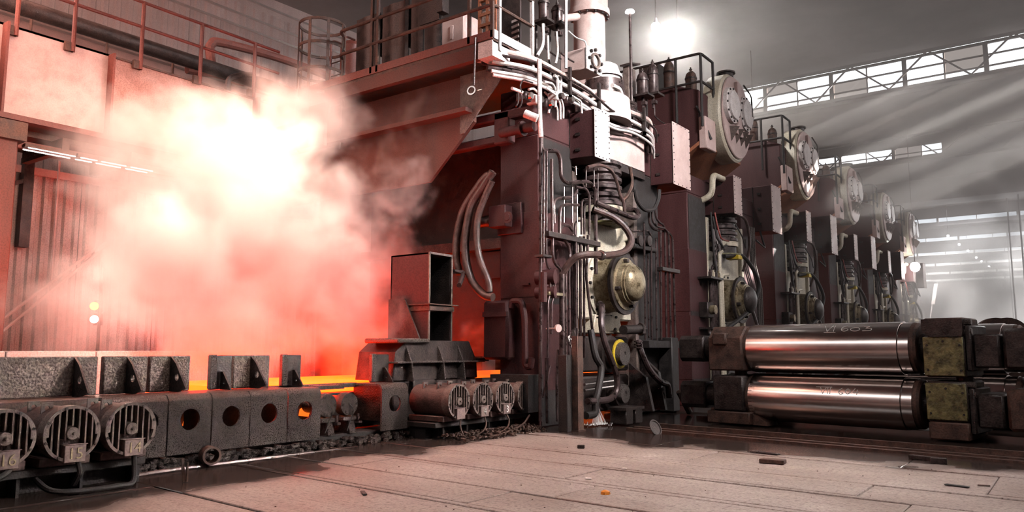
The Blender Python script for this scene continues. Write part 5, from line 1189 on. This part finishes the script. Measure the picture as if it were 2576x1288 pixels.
# ---------------------------------------------------------------- ground rolls stacked in their chocks
PL = V(-6.02, 14.48, 0); RA = math.atan2(-.57, 3.85)
ux = V(math.cos(RA), math.sin(RA), 0); un = V(-math.sin(RA), math.cos(RA), 0)
def tpx(px, d=.5, z=1.0):
    lo, hi = -3.0, 9.0
    for _ in range(50):
        t = (lo + hi) / 2; p = PL + ux * t + un * d - V(0, 0, CAM_H); p.z += z
        x = 1288 + FPX * p.dot(_r) / p.dot(_f)
        if x < px: lo = t
        else: hi = t
    return lo
def spline_tube(pts, r): return MB().tube(pts, r, 5, smooth=True)
def roll(zc, R, which, txt):
    t = thing('mill_roll', PL + V(0, 0, zc), '%s polished roll of the stacked pair in front' % which, 'roll', 'polished rolls in chocks')
    t.rotation_euler.z = RA
    A = .5; b0, b1 = tpx(1885), tpx(2310)
    def L(nm, prof, m, n=48, x0=0): return MB().lathe((x0, A, 0), (1, 0, 0), prof, n).build(nm, m, t, world=False)
    c0, c1 = b0 + .17, b1 - .17
    L('barrel', [(c0, R - .012), (c0 + .005, R), (c1 - .005, R), (c1, R - .012)], steelpol, 64)
    L('end_collar', [(b0, R - .02), (c0 - .012, R - .02), (c0 - .011, R - .03), (c0, R - .03)], steelpol, 64)
    L('end_collar', [(c1, R - .03), (c1 + .012, R - .03), (c1 + .013, R - .015), (b1, R - .015)], steelpol, 64)
    L('shoulder', [(b0 - .16, R * .86), (b0 - .05, R * .97), (b0, R * .97)], rust)
    L('shoulder', [(b1, R * .93), (b1 + .06, R * .93), (b1 + .1, R * .86)], rust)
    lx0, lx1 = tpx(1726), tpx(1786)
    L('neck', [(lx0 + .1, .2), (b0, .24)], dark, 20); L('neck', [(b1, .24), (tpx(2480), .2)], dark, 20)
    for nm, a, b, rr in (('wobbler', lx0, lx1 + .02, .26),):
        MB().prism('x', [(A + rr * x, rr * z) for x, z in ((-1, -.7), (-.7, -1), (.7, -1), (1, -.7), (1, .7), (.7, 1), (-.7, 1), (-1, .7))], a, b).build(nm, dark, t, world=False, bevel=.03)
        L('wobbler_cap', [(a - .06, .12), (a + .02, .14)], dark, 16)
    for s, tx in enumerate(txt):
        m = MB()
        for st in tx:
            pts = []
            for (u, v) in st:
                # u along the barrel, v downwards over its front upper face
                a = math.radians((119 + v * 20) if which == 'upper' else (148 + v * 15))
                pts.append((u, A - math.cos(math.radians(180) - a) * (R + .002) * 1.0, math.sin(a) * (R + .002)))
            m.tube(pts, .006, 5, smooth=True)
        m.build('chalk_mark', paint_w, t, world=False)
    return t
def chock(zc, h0, h1, side, which, x0, x1, base):
    wh = 'left' if side < 0 else 'right'
    lab = {('upper', -1): 'rusty rounded chock at the left end of the upper roll', ('lower', -1): 'dark square chock at the left end of the lower roll',
           ('upper', 1): 'yellow greased chock at the right end of the upper roll', ('lower', 1): 'yellow greased chock at the right end of the lower roll'}[(which, side)]
    t = thing('roll_chock', PL + V(0, 0, zc), lab, 'chock', 'chocks of the stacked rolls'); t.rotation_euler.z = RA
    if side < 0:
        w = x1 - x0
        if which == 'upper':
            MB().prism('x', [(0, h0), (1.0, h0), (1.0, h1 - .12), (.85, h1), (.22, h1), (.0, h1 - .22)], x0, x1 - .12).build('block', rust, t, world=False, bevel=.03)
            MB().box(x0 + .12, x0 + .42, -.05, .1, h1 - .36, h1 - .12).build('lug', rust, t, world=False, bevel=.03)
        else:
            MB().box(x0 + .08, x1 - .12, 0, 1.0, h0 + (.24 if base else 0), h1).build('block', dark, t, world=False, bevel=.03)
            MB().box(x0 - .05, x1, -.02, 1.0, h0, h0 + .23).build('base_block', rust, t, world=False, bevel=.02)
            MB().prism('y', [(x1, h0), (x1 + .3, h0), (x1 + .28, h0 + .06), (x1, h0 + .2)], .1, .5).build('wedge', rust, t, world=False)
        MB().lathe((x1 - .13, .5, 0), (1, 0, 0), [(0, .44), (.14, .44), (.2, .40)], 40).build('seal_ring', rust, t, world=False)
    else:
        MB().box(x0, x1, .02, 1.0, h0 + (.26 if base else 0), h1 - (.0 if base else .26)).build('block', dark, t, world=False, bevel=.03)
        MB().box(x0, x1 - .01, -.012, .02, h0 + (.30 if base else .02), h1 - (.03 if base else .28)).build('wear_plate', grease, t, world=False, bevel=.012)
        s = MB()
        for (a, b) in ((.06, .06), (.06, -.06), (.5, 0), (-.06, .06), (-.06, -.06)):
            xx = x0 + (a if a > 0 else (x1 - x0 + a)) if abs(a) < .3 else (x0 + x1) / 2
            zz = h0 + .34 + (b if b > 0 else (h1 - h0 - .45 + b)) if base else h0 + .05 + (b if b > 0 else (h1 - h0 - .4 + b))
            s.lathe((xx, -.012, zz), (0, -1, 0), [(0, .018), (.008, .016)], 8)
        s.build('screw_head', black, t, world=False)
        if base:
            MB().box(x0 + .02, x1, -.03, 1.0, h0, h0 + .27).build('base_block', rust, t, world=False, bevel=.02)
        else:
            MB().prism('y', [(x0, h1), (x0, h1 - .2), (x0 + .12, h1 - .28), (x1 - .02, h1 - .28), (x1 + .0, h1 - .2), (x1, h1)], -.03, .08).build('retaining_lip', dark, t, world=False)
            MB().prism('x', [(-.03, h1 - .19), (1.0, h1 - .19), (.9, h1 + .02), (.1, h1 + .02)], x0, x1 - .02).build('cap', rust, t, world=False, bevel=.02)
        MB().box(x1, x1 + .09, .05, .95, h0 + .1, h1 - .1).build('end_flange', dark, t, world=False, bevel=.02)
        e0, e1 = x1 + .09, x1 + .5
        MB().box(e0, e0 + .36, .12, .9, -.30, .22).build('coupling_block', dark, t, world=False, bevel=.03)
        MB().box(e0 + .40, e0 + 1.15, .1, .9, -.32, .30).build('wobbler_box', rust if base else dark, t, world=False, bevel=.05)
        MB().box(e0 + 1.1, e0 + 1.35, .3, .7, -.18, .18).build('wobbler_tip', dark, t, world=False, bevel=.03)
        MB().cyl((e0 + .3, .5, 0), (e0 + .45, .5, 0), .2, n=16).build('neck', dark, t, world=False)
        for zz in (h1 - .05, h1 - .2): MB().lathe((x1 - .02, .1, zz), (1, 0, 0), [(0, .05), (.12, .05)], 8).build('cap_bolt', grey, t, world=False)
    return t
ZU, ZL, RU = 1.41, .50, .45
u0 = tpx(2095) ; du = (tpx(2215) - u0)
def glyphs(x, s):
    return [[(x, 0), (x + .16 * s, 1), ], [(x + .16 * s, 1), (x + .30 * s, 0)], [(x + .38 * s, 0), (x + .40 * s, 1)], [(x + .05 * s, 1.15), (x + .48 * s, 1.15)]], \
        [[(x + .85 * s, 0), (x + .7 * s, .35), (x + .68 * s, .8), (x + .8 * s, 1), (x + .92 * s, .8), (x + .85 * s, .6), (x + .7 * s, .7)]], \
        [[(x + 1.15 * s, .45), (x + 1.02 * s, .6), (x + 1.05 * s, .9), (x + 1.22 * s, 1), (x + 1.34 * s, .8), (x + 1.28 * s, .5), (x + 1.15 * s, .45)]], \
        [[(x + 1.46 * s, .3), (x + 1.66 * s, .3), (x + 1.55 * s, .6), (x + 1.75 * s, .65), (x + 1.72 * s, .95), (x + 1.45 * s, 1.0)]]
def glyphs2(x, s):
    return [[(x, 0), (x + .12 * s, 1)], [(x + .12 * s, 1), (x + .25 * s, 0)], [(x + .33 * s, 0), (x + .33 * s, 1)], [(x + .44 * s, 0), (x + .44 * s, 1)], [(x - .2 * s, -.05), (x + .5 * s, -.1)]], \
        [[(x + .95 * s, 0), (x + .82 * s, .5), (x + .88 * s, 1), (x + 1.0 * s, .8), (x + .85 * s, .6)]], \
        [[(x + 1.2 * s, .1), (x + 1.1 * s, .5), (x + 1.2 * s, .9), (x + 1.32 * s, .5), (x + 1.2 * s, .1)]], \
        [[(x + 1.5 * s, 0), (x + 1.42 * s, .6), (x + 1.65 * s, .6)], [(x + 1.6 * s, .2), (x + 1.58 * s, 1)]]
parts0 = set(COL.objects)
roll(ZU, RU, 'upper', glyphs(u0, du / 1.75)); roll(ZL, RU - .01, 'lower', glyphs2(tpx(2085), (tpx(2180) - tpx(2085)) / 1.65))
lx0, lx1 = tpx(1782, 0), tpx(1882, 0); rx0, rx1 = tpx(2326, 0), tpx(2430, 0)
chock(ZU, -.42, .42, -1, 'upper', lx0, lx1, False); chock(ZL, -.50, .40, -1, 'lower', lx0, lx1, True)
chock(ZU, -.45, .46, 1, 'upper', rx0, rx1, False); chock(ZL, -.50, .40, 1, 'lower', rx0, rx1, True)
for x, w in ((lx0 + .45, 'left'), (rx0 + .45, 'right')):
    p = PL + ux * x + un * .45
    tag(MB().cyl((p.x, p.y, .90), (p.x, p.y, .985), .12, n=12).build('spacer', dark), 'spacer stub between the %s chocks of the stacked rolls' % w, 'spacer')
row1 = [o for o in COL.objects if o not in parts0 and o.parent is None]
for o in row1:   # a second stacked pair standing behind, towards the right
    if 'left' in o['label'] or o.name.startswith('spacer'): continue
    c = copy_tree(o); c.location = o.location + ux * .95 + un * 2.3
    for ch in list(c.children):
        if ch.name.startswith('chalk_mark'): bpy.data.objects.remove(ch)
    c['label'] = o['label'].replace('of the stacked pair in front', 'of the rear stacked pair, half hidden at the right').replace('of the upper roll', 'of the rear upper roll').replace('of the lower roll', 'of the rear lower roll')
dd = at(2512, 832, y=19.5)
for k, px in enumerate((2500, 2528)):
    c = at(px, 838, y=19.5); t = thing('wheel_drum', (c.x, c.y, 0), ['dark drum with pale hub behind the right chocks', 'right hand dark drum behind the rear rolls'][k], 'drum')
    MB().lathe((c.x, c.y, c.z - .1), (.3, -1, 0), [(0, .42), (.25, .42), (.26, .36)], 28).build('drum', rust, t); MB().lathe((c.x, c.y, c.z - .1), (.3, -1, 0), [(.25, .14), (.32, .12)], 16).build('hub', motor_e, t)
    MB().box(c.x - .3, c.x + .3, c.y - .2, c.y + .1, 0, c.z - .1).build('stand', rust, t)
# ---------------------------------------------------------------- bits on the floor
def fp(px, py): return at(px, py, z=0)
lid = fp(1648, 1092); tag(MB().lathe((lid.x, lid.y, .10), (1, -.2, .5), [(0, .13), (.02, .14), (.02, .12), (.005, .11)], 24).build('floor_disc', dark), 'round lid leaning half sunk in the puddle', 'lid')
for px, py, a, b, h, rz, m, lab, nm in ((1945, 1165, .30, .17, .05, .2, rust, 'reddish flat brick lying on the floor', 'brick_piece'), (1925, 1141, .42, .10, .02, -.1, dark, 'dark flat bar lying before the stacked rolls', 'flat_bar'), (1900, 1139, .10, .05, .03, .4, grey, 'small pale chip beside the dark flat bar', 'steel_chip'),
                                 (2325, 1157, .36, .10, .05, -.15, dark, 'dark steel offcut on the floor, left part of the broken pair', 'steel_offcut'), (2362, 1166, .18, .12, .07, .2, dark, 'dark steel offcut on the floor, right part of the broken pair', 'steel_offcut'),
                                 (1462, 1128, .10, .07, .05, .5, dark, 'dark lump on the floor near the puddle edge', 'scrap_lump'), (2408, 1223, .24, .06, .012, -.1, black, 'flat black scrap flake in the right foreground', 'scrap_flake'), (2475, 1222, .12, .04, .01, .3, rust, 'rusty flake to the right of the black scrap flake', 'scrap_flake'),
                                 (915, 1242, .2, .05, .015, -.5, black, 'flat black flake in the left foreground', 'scrap_flake'), (1480, 1205, .08, .04, .012, .3, whiteplate, 'small pale chip on the floor plates', 'steel_chip'), (1570, 1180, .06, .05, .014, .1, whiteplate, 'tiny white chip on a floor joint', 'steel_chip')):
    c = fp(px, py); m_ = MB(); ca, sa = math.cos(rz + RA), math.sin(rz + RA)
    q = [(-a / 2, -b / 2), (a / 2, -b / 2 * .8), (a / 2 * .95, b / 2), (-a / 2 * .9, b / 2 * .85)]
    p = [(c.x + x * ca - y * sa, c.y + x * sa + y * ca) for x, y in q]
    m_.hexa([(x, y, 0) for x, y in p] + [(x, y, h) for x, y in p]); tag(m_.build(nm, m, None, bevel=.006), lab, 'debris')
c = fp(1523, 1243); tag(MB().lathe((c.x, c.y, 0), (0, 0, 1), [(0, .05), (.025, .045), (.04, .015)], 7).build('orange_scrap', mat('orange_plastic', (.75, .25, .03), (.8, .6, .4), .5)), 'tiny orange and white scrap on the floor plates', 'debris')
random.seed(21); pb = MB()
for i in range(90):
    x, y = random.uniform(-7.2, -.5), random.uniform(4.2, 12.0); s = random.uniform(.004, .010)
    pb.lathe((x, y, 0), (0, 0, 1), [(0, s), (s * .7, s * .7)], 5)
tag(pb.build('floor_grit', rust), 'tiny dark grit scattered over the floor plates', 'grit', None, 'stuff')
# ---------------------------------------------------------------- hall lamps and the far end
def roofz(y):
    if y < 34.7: return 12.5 + (y + 8) / 42.7
    return 12.0 + 1.5 * ((y - 34.7) % 13.35) / 13.35
def pendant(px, py, y, e, lab, r=.28, pl=0, x=None):
    c = at(px, py, y=y); t = thing('pendant_lamp', tuple(c), lab, 'lamp', 'hall lamps')
    MB().cyl((c.x, c.y, c.z + .25), (c.x, c.y, roofz(c.y) + .02), .02, n=6).build('hanger', dark, t)
    MB().lathe((c.x, c.y, c.z + .3), (0, 0, -1), [(0, r * .3), (.12, r * .45), (.2, r * .8)], 16).build('shade', roof_m, t)
    MB().lathe((c.x, c.y, c.z + r), (0, 0, -1), [(0, r * .5), (r * .4, r * .9), (r, r), (r * 1.6, r * .8), (r * 2, r * .2)], 16).build('lamp_glass', flare if pl > 200 else glowlamp, t)
    if 0 < pl < 200: light('hall_lamp', 'POINT', c + V(0, 0, -.35), pl, (1, .97, .94), None, shadow_soft_size=.15)
pendant(1650, 68, 22, 60, 'smaller glaring hall lamp, left of the two under the roof', .15, 150)
pendant(1705, 90, 22, 60, 'large glaring hall lamp, right of the two under the roof', .30, 950)
pendant(1893, 243, 30, 60, 'glaring lamp beside the shield face of the second stand', .2, 120)
for px, py, y, lab in ((2385, 594, 72, 'small far lamp below the third glazing strip'), (2413, 615, 80, 'small far lamp below the fourth glazing strip'), (2435, 631, 88, 'far lamp hanging lower than the others'), (2456, 648, 96, 'farther lamp in the haze'), (2469, 657, 104, 'faint lamp deep in the hall'), (2488, 670, 112, 'faintest lamp deep in the hall')):
    pendant(px, py, y, 60, lab, .10)
pendant(2302, 672, 46, 60, 'glaring lamp at the right flank of the sixth stand', .25, 150)
hr = thing('far_annex', (-15, 62, 0), 'grey annex building with tall narrow windows deep in the hall', 'building')
MB().box(-19, -13.2, 52, 100, 0, 6.2).build('wall', wall_m, hr)
for k in range(7): MB().box(-13.22, -13.17, 54 + k * 5.5, 55.4 + k * 5.5, 2.6, 5.2).build('window', whiteplate, hr)
for px, x, y in ((2533, 0, 70), (2562, 0, 66), (2527, 0, 88)):
    a, b = at(px, 505, y=y), at(px, 790, y=y)
    tag(MB().cyl((a.x, a.y, .0), (a.x, a.y, 13), .06, n=6).build('hoist_cable', black), {2533: 'thin dark crane cable hanging in the far haze, middle', 2562: 'thin dark crane cable hanging near the right frame edge', 2527: 'farthest thin dark crane cable'}[px], 'cable')
def BY_(px, py, rpx, y, w=1.0):
    c = at(px, py, y=y); d = (c - Vector((0, 0, CAM_H))).dot(_f); return (c, rpx * d / FPX, w)

steam('far_steam', 'white steam drifting through the far hall behind the rolls',
      [BY_(2500, 720, 290, 44), BY_(2380, 760, 230, 44, .9), BY_(2560, 600, 200, 44, .8), BY_(2330, 790, 190, 43, .95)],
      tuple(at(2230, 860, y=45) * 1.0)[:1] + (41.0, .2), (tuple(at(2680, 600, y=45))[0], 47.5, 9.0), (50, 24, 40), .7, nscale=.35, seed=3.0, color=(.96, .95, .94))
steam('dark_plume', 'dark smoke plume under the roof at the far right',
      [BY_(2480, 480, 120, 38, 1), BY_(2545, 440, 140, 38), BY_(2520, 540, 100, 38, .9), BY_(2570, 510, 100, 38, .8)],
      (tuple(at(2400, 480, y=39))[0], 36.0, 6.0), (tuple(at(2690, 480, y=39))[0], 40.5, 12.3), (44, 20, 44), 1.6, nscale=.5, seed=9.0, color=(.10, .09, .09))
steam('entry_steam', 'small puff of steam by the entry guide in front of the red gap',
      [B(1225, 845, 75, -9.6, .9), B(1190, 850, 60, -9.6, .8), B(1258, 880, 50, -9.5, .8), B(1212, 920, 70, -9.7, 1.0)],
      (-10.3, 10.2, .9), (-9.0, 13.6, 2.4), (26, 60, 30), 2.2, nscale=1.6, seed=5.0)
